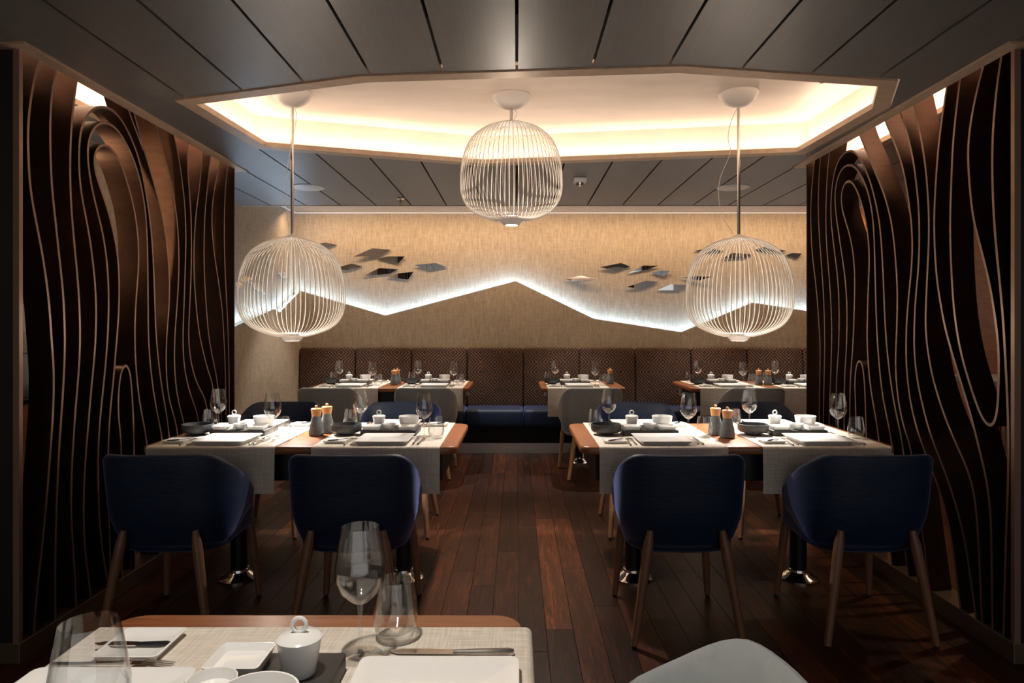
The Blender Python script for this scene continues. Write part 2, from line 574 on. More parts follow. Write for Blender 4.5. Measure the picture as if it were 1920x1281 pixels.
RIGHT_RIBBONS = [
    [(4.401, 2.46), (4.425, 2.379), (4.459, 2.262), (4.482, 2.106), (4.477, 1.914), (4.459, 1.774), (4.416, 1.619), (4.382, 1.467), (4.365, 1.336), (4.343, 1.202), (4.348, 0.979), (4.356, 0.755), (4.37, 0.08)],
    [(4.324, 2.46), (4.34, 2.377), (4.356, 2.295), (4.373, 2.087), (4.356, 1.897), (4.323, 1.686), (4.298, 1.522), (4.282, 1.314), (4.279, 1.167), (4.29, 0.947), (4.298, 0.726), (4.312, 0.08)],
    [(4.194, 2.46), (4.215, 2.379), (4.234, 2.304), (4.25, 2.217), (4.263, 2.031), (4.258, 1.848), (4.226, 1.663), (4.199, 1.482), (4.182, 1.278), (4.194, 1.063), (4.21, 0.846), (4.218, 0.737), (4.247, 0.08)],
    [(4.125, 0.926), (4.103, 1.103), (4.088, 1.292), (4.091, 1.477), (4.11, 1.618), (4.148, 1.763), (4.184, 1.91), (4.199, 2.02), (4.19, 2.126), (4.148, 2.262), (4.096, 2.313), (4.008, 2.34), (3.938, 2.33), (3.884, 2.301), (3.806, 2.216), (3.743, 2.128), (3.7, 2.043), (3.658, 1.941), (3.628, 1.843), (3.609, 1.704), (3.594, 1.549), (3.577, 1.313), (3.543, 1.101), (3.499, 0.936), (3.446, 0.795), (3.42, 0.728), (3.269, 0.08)],
    [(4.023, 0.935), (4.001, 1.142), (3.99, 1.313), (3.994, 1.473), (4.023, 1.633), (4.066, 1.775), (4.11, 1.921), (4.141, 2.045), (4.145, 2.138), (4.096, 2.229), (4.037, 2.258), (3.966, 2.256), (3.898, 2.225), (3.832, 2.163), (3.755, 2.06), (3.718, 1.964), (3.696, 1.872), (3.684, 1.744), (3.676, 1.554), (3.661, 1.294), (3.64, 1.126), (3.611, 0.974), (3.565, 0.838), (3.521, 0.729), (3.365, 0.08)],
    [(3.955, 0.928), (3.932, 1.112), (3.911, 1.293), (3.904, 1.436), (3.898, 1.569), (3.904, 1.663), (3.925, 1.759), (3.966, 1.858), (4.023, 1.949), (4.066, 2.039), (4.069, 2.102), (4.037, 2.158), (3.973, 2.172), (3.925, 2.144), (3.864, 2.069), (3.819, 1.995), (3.78, 1.904), (3.749, 1.796), (3.736, 1.686), (3.749, 1.527), (3.761, 1.313), (3.761, 1.217), (3.743, 1.057), (3.706, 0.908), (3.646, 0.734), (3.511, 0.08)],
    [(3.887, 0.815), (3.898, 0.914), (3.9, 1.013), (3.884, 1.101), (3.864, 1.135), (3.842, 1.146), (3.821, 1.134), (3.806, 1.105), (3.79, 0.989), (3.778, 0.842), (3.741, 0.08)],
    [(3.881, 2.46), (3.838, 2.375), (3.78, 2.294), (3.718, 2.202), (3.646, 2.095), (3.577, 1.988), (3.521, 1.857), (3.494, 1.751), (3.472, 1.6), (3.462, 1.481), (3.467, 1.313), (3.48, 1.134), (3.469, 0.999), (3.435, 0.873), (3.384, 0.763), (3.339, 0.697), (3.191, 0.08)],
    [(3.614, 2.46), (3.571, 2.374), (3.521, 2.299), (3.456, 2.192), (3.415, 2.111), (3.394, 2.046), (3.364, 1.936), (3.339, 1.817), (3.331, 1.731), (3.331, 1.645), (3.349, 1.533), (3.369, 1.419), (3.382, 1.307), (3.386, 1.168), (3.369, 1.019), (3.329, 0.886), (3.266, 0.766), (3.193, 0.669), (3.175, 0.643), (3.113, 0.555), (3.063, 0.457), (3.03, 0.363), (2.97, 0.08)],
    [(3.474, 2.46), (3.43, 2.373), (3.384, 2.289), (3.344, 2.181), (3.314, 2.088), (3.305, 2.027), (3.283, 1.921), (3.274, 1.807), (3.274, 1.668), (3.285, 1.557), (3.305, 1.445), (3.316, 1.307), (3.316, 1.182), (3.29, 1.048), (3.238, 0.909), (3.175, 0.786), (3.105, 0.692), (3.038, 0.594), (2.974, 0.467), (2.935, 0.367), (2.868, 0.08)],
    [(3.341, 2.46), (3.314, 2.377), (3.285, 2.289), (3.252, 2.185), (3.224, 2.067), (3.215, 2.002), (3.2, 1.878), (3.197, 1.768), (3.203, 1.633), (3.215, 1.496), (3.226, 1.307), (3.211, 1.214), (3.175, 1.085), (3.122, 0.976), (3.063, 0.878), (2.998, 0.79), (2.92, 0.696), (2.887, 0.63), (2.868, 0.536), (2.857, 0.441), (2.832, 0.08)],
    [(3.044, 2.46), (3.067, 2.376), (3.092, 2.284), (3.113, 2.2), (3.131, 2.098), (3.144, 1.981), (3.157, 1.844), (3.157, 1.736), (3.15, 1.627), (3.131, 1.491), (3.1, 1.384), (3.089, 1.328), (3.054, 1.25), (3.006, 1.143), (2.951, 1.035), (2.898, 0.921), (2.854, 0.81), (2.818, 0.718), (2.797, 0.651), (2.78, 0.536), (2.777, 0.442), (2.77, 0.08)],
    [(2.957, 2.46), (2.974, 2.379), (2.994, 2.284), (3.014, 2.172), (3.026, 2.072), (3.032, 1.952), (3.04, 1.824), (3.04, 1.694), (3.031, 1.538), (3.018, 1.408), (3.002, 1.318), (2.974, 1.211), (2.928, 1.102), (2.883, 1.012), (2.846, 0.943), (2.811, 0.894), (2.787, 0.878), (2.77, 0.879), (2.753, 0.896), (2.743, 0.947), (2.736, 1.055), (2.733, 1.149), (2.736, 1.242), (2.777, 1.447), (2.811, 1.555), (2.854, 1.675), (2.89, 1.774), (2.922, 2.021), (2.916, 2.119), (2.898, 2.203), (2.861, 2.309), (2.829, 2.378), (2.791, 2.46)],
    [(2.7, 2.46), (2.72, 2.381), (2.743, 2.291), (2.76, 2.17), (2.771, 2.055), (2.77, 1.873), (2.76, 1.729), (2.743, 1.586), (2.726, 1.468), (2.707, 1.312), (2.697, 1.174), (2.687, 1.037), (2.681, 0.9), (2.681, 0.762), (2.684, 0.654), (2.691, 0.538), (2.708, 0.08)],
]

# ================================================================== the setting
XL, XR, Y0, YB = -2.47, 3.70, -2.6, 7.60

# floor: a dark bed, boards running away from the camera
fl = struct('floor', MB().box(XL, XR, Y0, YB, -0.05, -0.012).mesh('floor', 'floor_gap', False))
BW, GAP = 0.118, 0.0016
plank_mesh = {}


def plank_me(ln):
    if ln not in plank_mesh:
        plank_mesh[ln] = MB().box(GAP / 2, BW - GAP / 2, 0, ln - GAP, -0.012, 0).mesh('plank', 'floor_wood', False, bevel=0.0008, seg=1)
    return plank_mesh[ln]


rest = MB()
nx = int((XR - XL) / BW) + 1
for i in range(nx):
    x = XL + i * BW
    w_ = min(BW, XR - x)
    if -1.98 < x < 1.90:
        y = 1.05 - random.choice((0, 0.25, 0.5, 0.75, 0.95))
        rest.box(x + GAP / 2, x + w_ - GAP / 2, Y0, y - GAP, -0.012, 0)
        while y < 7.0:
            ln = random.choice((0.95, 1.2, 1.45, 1.7))
            o = obj('plank', plank_me(ln), fl, (x, y, 0))
            y += ln
    else:
        y = Y0
        while y < YB:
            ln = random.choice((1.2, 1.45, 1.7))
            rest.box(x + GAP / 2, x + w_ - GAP / 2, y, min(y + ln, YB) - GAP, -0.012, 0)
            y += ln
o = obj('outer_planks', rest.mesh('outer_planks', 'floor_wood', False), fl)
o['kind'] = 'stuff'

# walls
wb = struct('wall_back', MB().box(XL - 0.1, XR + 0.1, YB, YB + 0.1, -0.05, 2.75).mesh('wall_back', 'wallpaper', False))
wl = struct('wall_left', MB().box(XL - 0.1, XL, Y0, YB, -0.05, 2.75).mesh('wall_left', 'wallpaper', False))
wr = struct('wall_right', MB().box(XR, XR + 0.1, Y0, YB, -0.05, 2.75).mesh('wall_right', 'panel_wood', False))

# mountain skyline: a second wall layer standing proud of the wall, lit from behind along its top edge
RIDGE = [(-2.464, 1.725), (-1.445, 1.428), (-0.012, 1.807), (0.847, 1.393), (1.812, 1.245), (2.594, 1.571), (3.70, 1.40)]
SIDE_RIDGE = [(4.9, 1.12), (5.866, 1.324), (6.698, 1.477), (6.873, 1.45), (7.56, 1.715)]


def skyline(ridge, to_world, wall, flip):
    n = len(ridge)
    for nm, z_off, th0, th1, mt in (('mountain_panel', 0.0, 0.078, 0.092, 'wallpaper'),):
        mb = MB()
        vs = []
        for dpt in (th1, th0):
            for a, z in ridge:
                vs.append(to_world(a, z, dpt))
            for a, z in ridge:
                vs.append(to_world(a, 0.30, dpt))
        fs = []
        for i in range(n - 1):
            fs.append((i, i + 1, n + i + 1, n + i))
            fs.append((2 * n + i, 3 * n + i, 3 * n + i + 1, 2 * n + i + 1))
            fs.append((i, 2 * n + i, 2 * n + i + 1, i + 1))
        fs += [(0, n, 3 * n, 2 * n), (n - 1, 3 * n - 1, 4 * n - 1, 2 * n - 1)]
        mb.add(vs, fs)
        obj(nm, mb.mesh(nm, mt, False), wall)
    mb = MB()
    for i in range(n - 1):
        (a, z), (b, y_) = ridge[i], ridge[i + 1]
        ln = math.hypot(b - a, y_ - z)
        dx, dz = -(y_ - z) / ln * 0.020, (b - a) / ln * 0.020
        if dz > 0:
            dx, dz = -dx, -dz
        k = 0.25
        # luminous face looking up out of the gap between the two layers
        mb.add([to_world(a + dx, z + dz, 0.046), to_world(b + dx, y_ + dz, 0.046), to_world(b + dx, y_ + dz, 0.070), to_world(a + dx, z + dz, 0.070)], [(0, 1, 2, 3)])
    obj('led_strip', mb.mesh('led_strip', 'led_cool', False), wall)


skyline(RIDGE, lambda a, z, d: (a, YB - d, z), wb, 1)
skyline(SIDE_RIDGE, lambda a, z, d: (XL + d, a, z), wl, -1)

# ceiling: black void plate, metal panels, raised slots
ce = struct('ceiling', MB().box(XL - 0.1, XR + 0.1, Y0, YB + 0.1, 2.75, 2.80).mesh('ceiling', 'void_black', False))
PW = 0.314
YEND = 6.09
SLOTS = []
for s in (-1, 1):
    ye = 4.69 if s < 0 else 4.57
    xs = sorted((s * 1.929, s * 2.13))
    SLOTS.append([(xs[0], 2.65), (xs[1], 2.65), (xs[1], ye), (xs[0], ye)])
HOLES = [inset(GEM, -0.008)] + [inset(S_, -0.066) for S_ in SLOTS]


def inside(p, poly):
    for i in range(len(poly)):
        a, b = poly[i], poly[(i + 1) % len(poly)]
        if (b[0] - a[0]) * (p[1] - a[1]) - (b[1] - a[1]) * (p[0] - a[0]) < 0:
            return False
    return True


for i in range(-8, 12):
    xa, xb = max(i * PW + 0.006, XL + 0.002), min((i + 1) * PW - 0.006, XR - 0.002)
    if xb - xa < 0.02:
        continue
    bm = bmesh.new()
    q = [bm.verts.new((x, y, CEIL)) for x, y in ((xa, Y0), (xb, Y0), (xb, YEND), (xa, YEND))]
    bm.faces.new(q)
    for hole in HOLES:
        hx = [p[0] for p in hole]
        if max(hx) < xa or min(hx) > xb:
            continue
        for k in range(len(hole)):
            a, b = Vector((*hole[k], 0)), Vector((*hole[(k + 1) % len(hole)], 0))
            nrm = Vector((-(b - a).y, (b - a).x, 0)).normalized()
            bmesh.ops.bisect_plane(bm, geom=bm.verts[:] + bm.edges[:] + bm.faces[:], plane_co=a, plane_no=nrm, dist=1e-6)
        kill = [f_ for f_ in bm.faces if inside(f_.calc_center_median(), hole)]
        bmesh.ops.delete(bm, geom=kill, context='FACES')
    r_ = bmesh.ops.extrude_face_region(bm, geom=bm.faces[:])
    for v_ in r_['geom']:
        if isinstance(v_, bmesh.types.BMVert):
            v_.co.z += 0.025
    bmesh.ops.recalc_face_normals(bm, faces=bm.faces)
    me = bpy.data.meshes.new('ceiling_panel')
    bm.to_mesh(me)
    bm.free()
    me.materials.append(MATS['ceiling_metal'])
    obj('ceiling_panel', me, ce)

# gem-shaped raised recess with a bronze rim
rim_in = inset(GEM, 0.075)
struct('trim_1', MB().ring(GEM, rim_in, CEIL - 0.006, CEIL + 0.022).mesh('trim', 'trim_bronze', False))
ro = inset(GEM, -0.02)
mb = MB()
n = len(GEM)
mb.ring(inset(GEM, -0.03), ro, CEIL + 0.026, HIGH)
mb.prism(inset(GEM, -0.03), HIGH, HIGH + 0.02)
obj('recess_shell', mb.mesh('recess_shell', 'cove_paint', False), ce)
# slots over the screens
for k, S_ in enumerate(SLOTS):
    struct('trim_%d' % (k + 2), MB().ring(inset(S_, -0.056), S_, CEIL - 0.006, CEIL + 0.022).mesh('trim', 'trim_bronze', False))
    mb = MB()
    mb.ring(inset(S_, -0.075), inset(S_, -0.062), CEIL + 0.026, 2.60)
    mb.prism(inset(S_, -0.075), 2.60, 2.62)
    obj('slot_shell', mb.mesh('slot_shell', 'cove_paint', False), ce)
# raised strip over the bench, with a pale cornice
mb = MB().box(XL, XR, YEND + 0.004, YEND + 0.03, CEIL - 0.004, 2.60).box(XL, XR, YEND + 0.03, YB, 2.585, 2.62)
obj('bench_slot_shell', mb.mesh('bench_slot_shell', 'trim_bronze', False), ce)  # bronze tone stands in for dim light on the cove paint here
mb = MB().box(XL, XR, YB - 0.03, YB - 0.001, 2.562, 2.584).box(XL + 0.001, XL + 0.03, YEND + 0.03, YB - 0.03, 2.562, 2.584)
struct('trim_4', mb.mesh('trim', 'white_trim', False, bevel=0.006))

# ================================================================== wave screens
RD, RT = 0.10, 0.0062


def ribbon_mesh(pts, side):
    pts = [tuple(p) for p in pts]
    if pts[0][1] < 1.3:
        pts.insert(0, (pts[0][0] + (pts[0][0] - pts[1][0]) * 0.3, 0.08)) if pts[0][1] > 0.14 else None
    if pts[-1][1] < 1.3 and pts[-1][1] > 0.14:
        pts.append((pts[-1][0] + (pts[-1][0] - pts[-2][0]) * 0.3, 0.08))
    C = [Vector((p.x, p.y)) for p in cat_rom([Vector((a, b, 0)) for a, b in pts], 5)]
    C = [p for i, p in enumerate(C) if i == 0 or (p - C[i - 1]).length > 1e-4]
    L_ = [0.0]
    for i in range(1, len(C)):
        L_.append(L_[-1] + (C[i] - C[i - 1]).length)
    m_ = max(8, int(L_[-1] / 0.022))
    D, j = [], 0
    for i in range(m_ + 1):
        g = L_[-1] * i / m_
        while j < len(C) - 2 and L_[j + 1] < g:
            j += 1
        D.append(C[j].lerp(C[j + 1], (g - L_[j]) / max(1e-6, L_[j + 1] - L_[j])))
    for _ in range(14):
        D = [D[0]] + [D[i] * 0.5 + (D[i - 1] + D[i + 1]) * 0.25 for i in range(1, len(D) - 1)] + [D[-1]]
    C = D
    n = len(C)
    vs = []
    xf, xb = side * 1.93, side * (1.93 + RD)
    for i, p in enumerate(C):
        t_ = (C[min(i + 1, n - 1)] - C[max(i - 1, 0)]).normalized()
        nr = Vector((-t_.y, t_.x)) * RT
        for x, q in ((xf, p + nr), (xf, p - nr), (xb, p - nr), (xb, p + nr)):
            vs.append((x, q.x, q.y))
    mb = MB()
    f0, f1 = [], []
    for i in range(n - 1):
        a, b = i * 4, i * 4 + 4
        f1.append((a, a + 1, b + 1, b))
        f0 += [(a + 1, a + 2, b + 2, b + 1), (a + 2, a + 3, b + 3, b + 2), (a + 3, a, b, b + 3)]
    f0 += [(0, 1, 2, 3), tuple(n * 4 - 4 + k for k in range(4))]
    o_ = len(vs)
    mb.v = vs
    mb.f = f0 + f1
    mb.mi = [0] * len(f0) + [1] * len(f1)
    return mb.mesh('ribbon', ['ribbon_dark', 'ribbon_edge'], True, angle=40)


for side, curves, yn, yf in ((-1, LEFT_RIBBONS, 2.65, 4.67), (1, RIGHT_RIBBONS, 2.65, 4.55)):
    sc = empty('wave_screen', (side * 1.98, (yn + yf) / 2, 0))
    off = Vector(sc.location)
    lab = ('dark wave screen of curved upright ribbons beside the beige side wall' if side < 0 else
           'dark wave screen with a long teardrop opening, in front of the wood panelled wall')
    tag(sc, lab, 'screen', 'wave screens')
    xs = sorted((side * 1.93, side * (1.93 + RD + 0.01)))

    def part(nm, me, _s=sc, _o=off):
        ob = obj(nm, me, _s)
        ob.location = -_o
        return ob
    for c_ in curves:
        part('ribbon', ribbon_mesh(c_, side))
    wide = sorted((side * 1.93, side * 2.16))
    pf = MB().box(wide[0], wide[1], yn, yn + 0.012, 0.08, 2.52, 0)
    pf.box(min(side * 1.929, side * 1.953), max(side * 1.929, side * 1.953), yn - 0.004, yn + 0.016, 0.08, 2.52, 1)
    part('near_post', pf.mesh('near_post', ['post_dark', 'ribbon_edge'], False))
    part('far_post', MB().box(xs[0], xs[1], yf - 0.012, yf, 0.08, 2.50).mesh('far_post', 'ribbon_dark', False))
    rl = sorted((side * 1.925, side * (1.93 + RD + 0.015)))
    part('base_rail', MB().box(rl[0], rl[1], yn - 0.006, yf + 0.002, 0.0, 0.08).mesh('base_rail', 'rail_bronze', False, bevel=0.003))
    wide = sorted((side * (1.93 + RD + 0.015), side * 2.165))
    part('post_foot', MB().box(wide[0], wide[1], yn - 0.006, yn + 0.018, 0.0, 0.08).mesh('post_foot', 'rail_bronze', False))

# ================================================================== pendant lamps
SH, SR = 0.555, 0.283


def shade_curve(n=26):
    """half outline of the cage from the top ring to the lamp disc: (radius, height below the top)"""
    ctrl = [(0.035, 0.0), (0.078, 0.003), (0.123, 0.019), (0.158, 0.034), (0.209, 0.072), (0.239, 0.113), (0.262, 0.17), (0.277, 0.236),
            (0.283, 0.318), (0.279, 0.384), (0.257, 0.441), (0.221, 0.482), (0.176, 0.507), (0.131, 0.524), (0.078, 0.538)]
    return cat_rom([Vector((a, -b, 0)) for a, b in ctrl], 3)


wire_me = MB().tube([(p.x, 0, p.y) for p in shade_curve()], 0.0019, 5).mesh('wire', 'ivory_wire')
top_me = MB().lathe([(0.010, 0.022), (0.040, 0.008), (0.043, 0.0), (0.040, -0.004), (0.010, -0.004)], 32).mesh('top_ring', 'lamp_white')
hub_me = MB().lathe([(0.068, 0.030), (0.080, 0.026), (0.082, 0.014), (0.060, 0.008), (0.045, -0.012), (0.038, -0.014)], 36).mesh('lamp_unit', 'lamp_white')
disc_me = MB().lathe([(0.0, 0.0), (0.034, 0.0)], 28).mesh('light_disc', 'led_disc', False)
canopy_me = MB().lathe([(0.106, 0.0), (0.108, -0.006), (0.100, -0.026), (0.078, -0.052), (0.045, -0.070), (0.012, -0.076), (0.0, -0.076)], 40).mesh('canopy', 'lamp_white')
NW = 64


def pendant(x, y, ztop, cord, label):
    p = empty('pendant_lamp', (x, y, HIGH))
    tag(p, label, 'lamp', 'wire cage pendant lamps')
    obj('canopy', canopy_me, p)
    zt = ztop - HIGH
    obj('rod', MB().tube([(0, 0, -0.07), (0, 0, zt - 0.0)], 0.0085, 12).mesh('rod', 'chrome'), p)
    sh = obj('shade', top_me, p, (0, 0, zt))
    for k in range(NW):
        obj('wire', wire_me, sh, (0, 0, 0), (0, 0, 2 * PI * (k + 0.5) / NW))
    hb = obj('lamp_unit', hub_me, p, (0, 0, zt - 0.548))
    obj('light_disc', disc_me, hb, (0, 0, -0.0145))
    obj('cord', MB().tube([q for q in cat_rom([Vector(c_) for c_ in cord], 6)], 0.0016, 6).mesh('cord', 'lamp_white'), p)
    zb = ztop - 0.548
    lamp('pendant_spot', 'SPOT', (x, y, zb - 0.02), 128, (1.0, 0.93, 0.84), (0, 0, 0), spot=2.05, blend=0.55, radius=0.03)
    lamp('pendant_glow', 'POINT', (x, y, zb + 0.055), 6.0, SOFT, radius=0.022)


ZS = 1.792
pendant(-1.232, 3.745, ZS, [(0.01, -0.01, -0.074), (0.028, -0.01, -0.13), (0.012, -0.012, -0.22), (-0.02, -0.012, -0.40), (-0.035, -0.012, -0.55), (-0.02, -0.012, -0.70), (-0.004, -0.01, ZS - HIGH + 0.01)],
        'low wire cage pendant lamp hanging by the beige side wall, over a walnut table')
pendant(-0.03, 3.79, 2.433, [(0.012, -0.01, -0.074), (0.03, -0.012, -0.10), (0.018, -0.012, -0.13), (0.008, -0.01, 2.433 - HIGH + 0.01)],
        'wire cage pendant lamp on a short rod, hung highest over the aisle')
pendant(1.217, 3.745, ZS, [(-0.006, -0.01, -0.074), (-0.045, -0.012, -0.16), (-0.062, -0.012, -0.25), (-0.05, -0.012, -0.33), (-0.105, -0.012, -0.47), (-0.112, -0.012, -0.58), (-0.09, -0.012, -0.68), (-0.03, -0.01, ZS - HIGH + 0.02)],
        'low wire cage pendant lamp with a loose looping cord beside its rod')

# ================================================================== small ceiling fittings
sp_me = MB().lathe([(0.125, 0.0), (0.125, -0.004), (0.118, -0.007), (0.0, -0.007)], 40).mesh('ceiling_speaker', 'plastic_white')
for x, y in ((-1.62, 5.30), (1.68, 5.30)):
    tag(obj('ceiling_speaker', sp_me, None, (x, y, CEIL)), 'flush round off-white disc in the dark metal ceiling behind a pendant rod', 'speaker', 'round ceiling discs')


def sprinkler(x, y, z, label, big=1.0):
    e = empty('sprinkler', (x, y, z))
    tag(e, label, 'sprinkler', 'sprinklers')
    obj('escutcheon', MB().lathe([(0.036 * big, 0), (0.034 * big, -0.007), (0.014, -0.012), (0.0, -0.012)], 24).mesh('escutcheon', 'chrome'), e)
    obj('nozzle', MB().lathe([(0.009, -0.012), (0.009, -0.034), (0.004, -0.040), (0.003, -0.055), (0.012, -0.056), (0.012, -0.059), (0.0, -0.059)], 16).mesh('nozzle', 'brass'), e)


sprinkler(-0.98, 5.75, CEIL, 'small chrome sprinkler under the dark metal ceiling panels')
sprinkler(1.53, 3.42, HIGH, 'brass tipped sprinkler inside the glowing ceiling recess', 1.1)
e = empty('smoke_detector', (0.46, 4.98, CEIL))
tag(e, 'small white square detector box under the dark ceiling panels', 'detector')
obj('housing', MB().box(-0.045, 0.045, -0.045, 0.045, -0.035, 0).mesh('housing', 'plastic_white', bevel=0.006), e)
obj('sensor', MB().lathe([(0.030, -0.035), (0.028, -0.05), (0.012, -0.058), (0.0, -0.058)], 20).mesh('sensor', 'chrome'), e)

# ================================================================== mirror shards on the walls
SHARDS = [
    [(-1.811, 2.075), (-1.598, 2.176), (-1.397, 2.16), (-1.508, 2.096)],
    [(-1.552, 2.054), (-1.435, 2.086), (-1.243, 2.086), (-1.32, 2.006)],
    [(-2.007, 1.956), (-1.835, 2.006), (-1.708, 1.975), (-1.892, 1.928)],
    [(-1.713, 1.866), (-1.525, 1.957), (-1.317, 1.944), (-1.418, 1.893)],
    [(-1.446, 1.854), (-1.32, 1.898), (-1.144, 1.915), (-1.206, 1.83)],
    [(-1.14, 1.99), (-0.903, 2.013), (-0.777, 1.967), (-0.969, 1.936)],
    [(-2.219, 2.222), (-2.113, 2.238), (-1.994, 2.214), (-2.08, 2.184)],
    [(0.525, 1.835), (0.707, 1.87), (0.902, 1.832), (0.698, 1.788)],
    [(0.923, 1.965), (1.156, 2.013), (1.265, 1.973), (1.087, 1.928)],
    [(1.233, 1.896), (1.406, 1.985), (1.575, 1.982), (1.441, 1.939)],
    [(1.493, 1.901), (1.579, 1.927), (1.7, 1.925), (1.639, 1.864)],
    [(1.216, 1.745), (1.441, 1.818), (1.575, 1.801), (1.38, 1.728)],
    [(1.562, 1.711), (1.708, 1.778), (1.898, 1.769), (1.803, 1.711)],
    [(1.812, 1.852), (1.985, 1.864), (2.166, 1.856), (2.019, 1.818)],
    [(1.968, 2.146), (2.123, 2.177), (2.304, 2.149), (2.175, 2.12)],
    [(2.27, 2.063), (2.399, 2.125), (2.624, 2.111), (2.538, 2.068)],
    [(2.641, 2.155), (2.745, 2.194), (3.0, 2.146), (2.866, 2.125)],
    [(2.978, 2.098), (3.056, 2.124), (3.163, 2.117), (3.108, 2.06)]]
SIDE_SHARDS = [
    [(6.63, 1.929), (6.775, 1.986), (6.881, 1.955), (6.727, 1.909)],
    [(6.952, 1.857), (7.192, 1.884), (7.353, 1.819), (7.124, 1.814)],
    [(6.284, 1.718), (6.48, 1.722), (6.688, 1.617), (6.407, 1.659)],
    [(6.004, 1.722), (6.149, 1.762), (6.294, 1.748), (6.116, 1.707)],
    [(5.957, 1.693), (6.02, 1.701), (6.077, 1.678), (5.973, 1.642)]]
TILT = [(-4, 5), (1, -2), (0, 2), (1.5, 1), (1, -2), (0.5, 2), (-2, 9), (-1.5, -9), (-3, 3), (1, -2), (0.5, -5), (1, 2), (0.6, -1), (-1, -8), (1, 1), (-3, 2), (1, -2), (0.5, -4)]


def shard(poly, to_w, tilt, label, group):
    c = Vector((sum(p[0] for p in poly) / 4, sum(p[1] for p in poly) / 4))
    R = Matrix.Rotation(math.radians(tilt[0]), 3, 'X') @ Matrix.Rotation(math.radians(tilt[1]), 3, 'Z')
    front, back = [], []
    for a, z in poly:
        q = R @ Vector((a - c.x, 0, z - c.y))
        front.append(Vector((q.x, q.y, q.z)))
    far = max(abs(v_.y) for v_ in front)
    base = far + 0.016
    vs = [to_w(c.x + v_.x, c.y + v_.z, base - v_.y) for v_ in front] + [to_w(c.x + v_.x, c.y + v_.z, base - v_.y - 0.005) for v_ in front]
    ctr = Vector(to_w(c.x, c.y, 0.0))
    mb = MB()
    loc = [tuple(Vector(v_) - ctr) for v_ in vs]
    mb.add(loc, [(0, 1, 2, 3)], 0)
    mb.add(loc, [(7, 6, 5, 4), (0, 4, 5, 1), (1, 5, 6, 2), (2, 6, 7, 3), (3, 7, 4, 0)], 1)
    bmm = MB()
    mnt = Vector(to_w(c.x, c.y, base - 0.005)) - ctr
    mb.tube([(0, 0, 0), tuple(mnt)], 0.006, 8, 1)
    o_ = obj('mirror_shard', mb.mesh('mirror_shard', ['mirror_glass', 'mirror_edge'], False), None, ctr)
    tag(o_, label, 'mirror', group)


for i, p in enumerate(SHARDS):
    left = i < 7
    shard(p, lambda a, z, d: (a, YB - d, z), TILT[i],
          'kite shaped mirror shard on the back wall near the beige side wall' if left else
          'kite shaped mirror shard on the back wall towards the teardrop screen',
          'mirror shards near the wall corner' if left else 'mirror shards further along the back wall')
for i, p in enumerate(SIDE_SHARDS):
    shard(p, lambda a, z, d: (XL + d, a, z), (4 - 3 * i, 9 - 5 * i), 'kite shaped mirror shard on the narrow beige side wall', 'mirror shards on the side wall')

# ================================================================== bench along the back wall
BF = 6.99
bench = empty('banquette_bench', (0.62, 7.25, 0))
tag(bench, 'long banquette with blue velvet seat and brown diamond-patterned back panels', 'bench')
bo = Vector(bench.location)


def bpart(nm, me, parent=bench):
    ob = obj(nm, me, parent)
    ob.location = -bo
    return ob


bx0, bx1 = -2.372, XR - 0.01
bpart('kick_strip', MB().box(bx0, bx1, BF + 0.05, BF + 0.06, 0.0, 0.105).mesh('kick_strip', 'brushed_steel', False))
bpart('base', MB().box(bx0, bx1, BF + 0.06, YB - 0.097, 0.0, 0.27).mesh('base', 'void_black', False))
pn = 0
x = bx0
while x < bx1 - 0.05:
    xe = min(x + 0.6105, bx1)
    mb = MB()
    lean = 0.05
    x0_, x1_ = x + 0.0025, xe - 0.0025
    vs = []
    for z, yf_ in ((0.44, 7.40), (1.075, 7.40 + lean)):
        vs += [(x0_, yf_, z), (x1_, yf_, z), (x1_, YB - 0.097, z), (x0_, YB - 0.097, z)]
    mb.add(vs, [(3, 2, 1, 0), (4, 5, 6, 7), (0, 1, 5, 4), (1, 2, 6, 5), (2, 3, 7, 6), (3, 0, 4, 7)])
    bpart('back_panel', mb.mesh('back_panel', 'bench_cloth', bevel=0.022, seg=3))
    bpart('seat_cushion', MB().box(x0_, x1_, BF, 7.46, 0.27, 0.455).mesh('seat_cushion', 'blue_velvet', bevel=0.035, seg=4))
    x = xe

# ================================================================== tables


def table_proto(w, d, pedestals, label, group):
    e = empty('dining_table')
    tag(e, label, 'table', group)
    obj('tabletop', MB().prism(round_rect(w, d, 0.055, 6), 0.712, 0.75).mesh('tabletop', 'walnut', bevel=0.011, seg=3), e)
    obj('apron', MB().ring(round_rect(w - 0.16, d - 0.16, 0.02, 2), round_rect(w - 0.20, d - 0.20, 0.02, 2), 0.575, 0.712).mesh('apron', 'black_metal', False), e)
    for px in pedestals:
        p = obj('pedestal', MB().lathe([(0.042, 0.035), (0.042, 0.70)], 28).mesh('pedestal', 'black_metal'), e, (px, 0, 0))
        obj('pedestal_foot', MB().lathe([(0.102, 0.0), (0.102, 0.007), (0.092, 0.016), (0.066, 0.028), (0.052, 0.040), (0.050, 0.052), (0.042, 0.054)], 40).mesh('pedestal_foot', 'chrome'), p)
        obj('top_plate', MB().box(-0.16, 0.16, -0.16, 0.16, 0.690, 0.711).mesh('top_plate', 'black_metal', False), p)
    return e


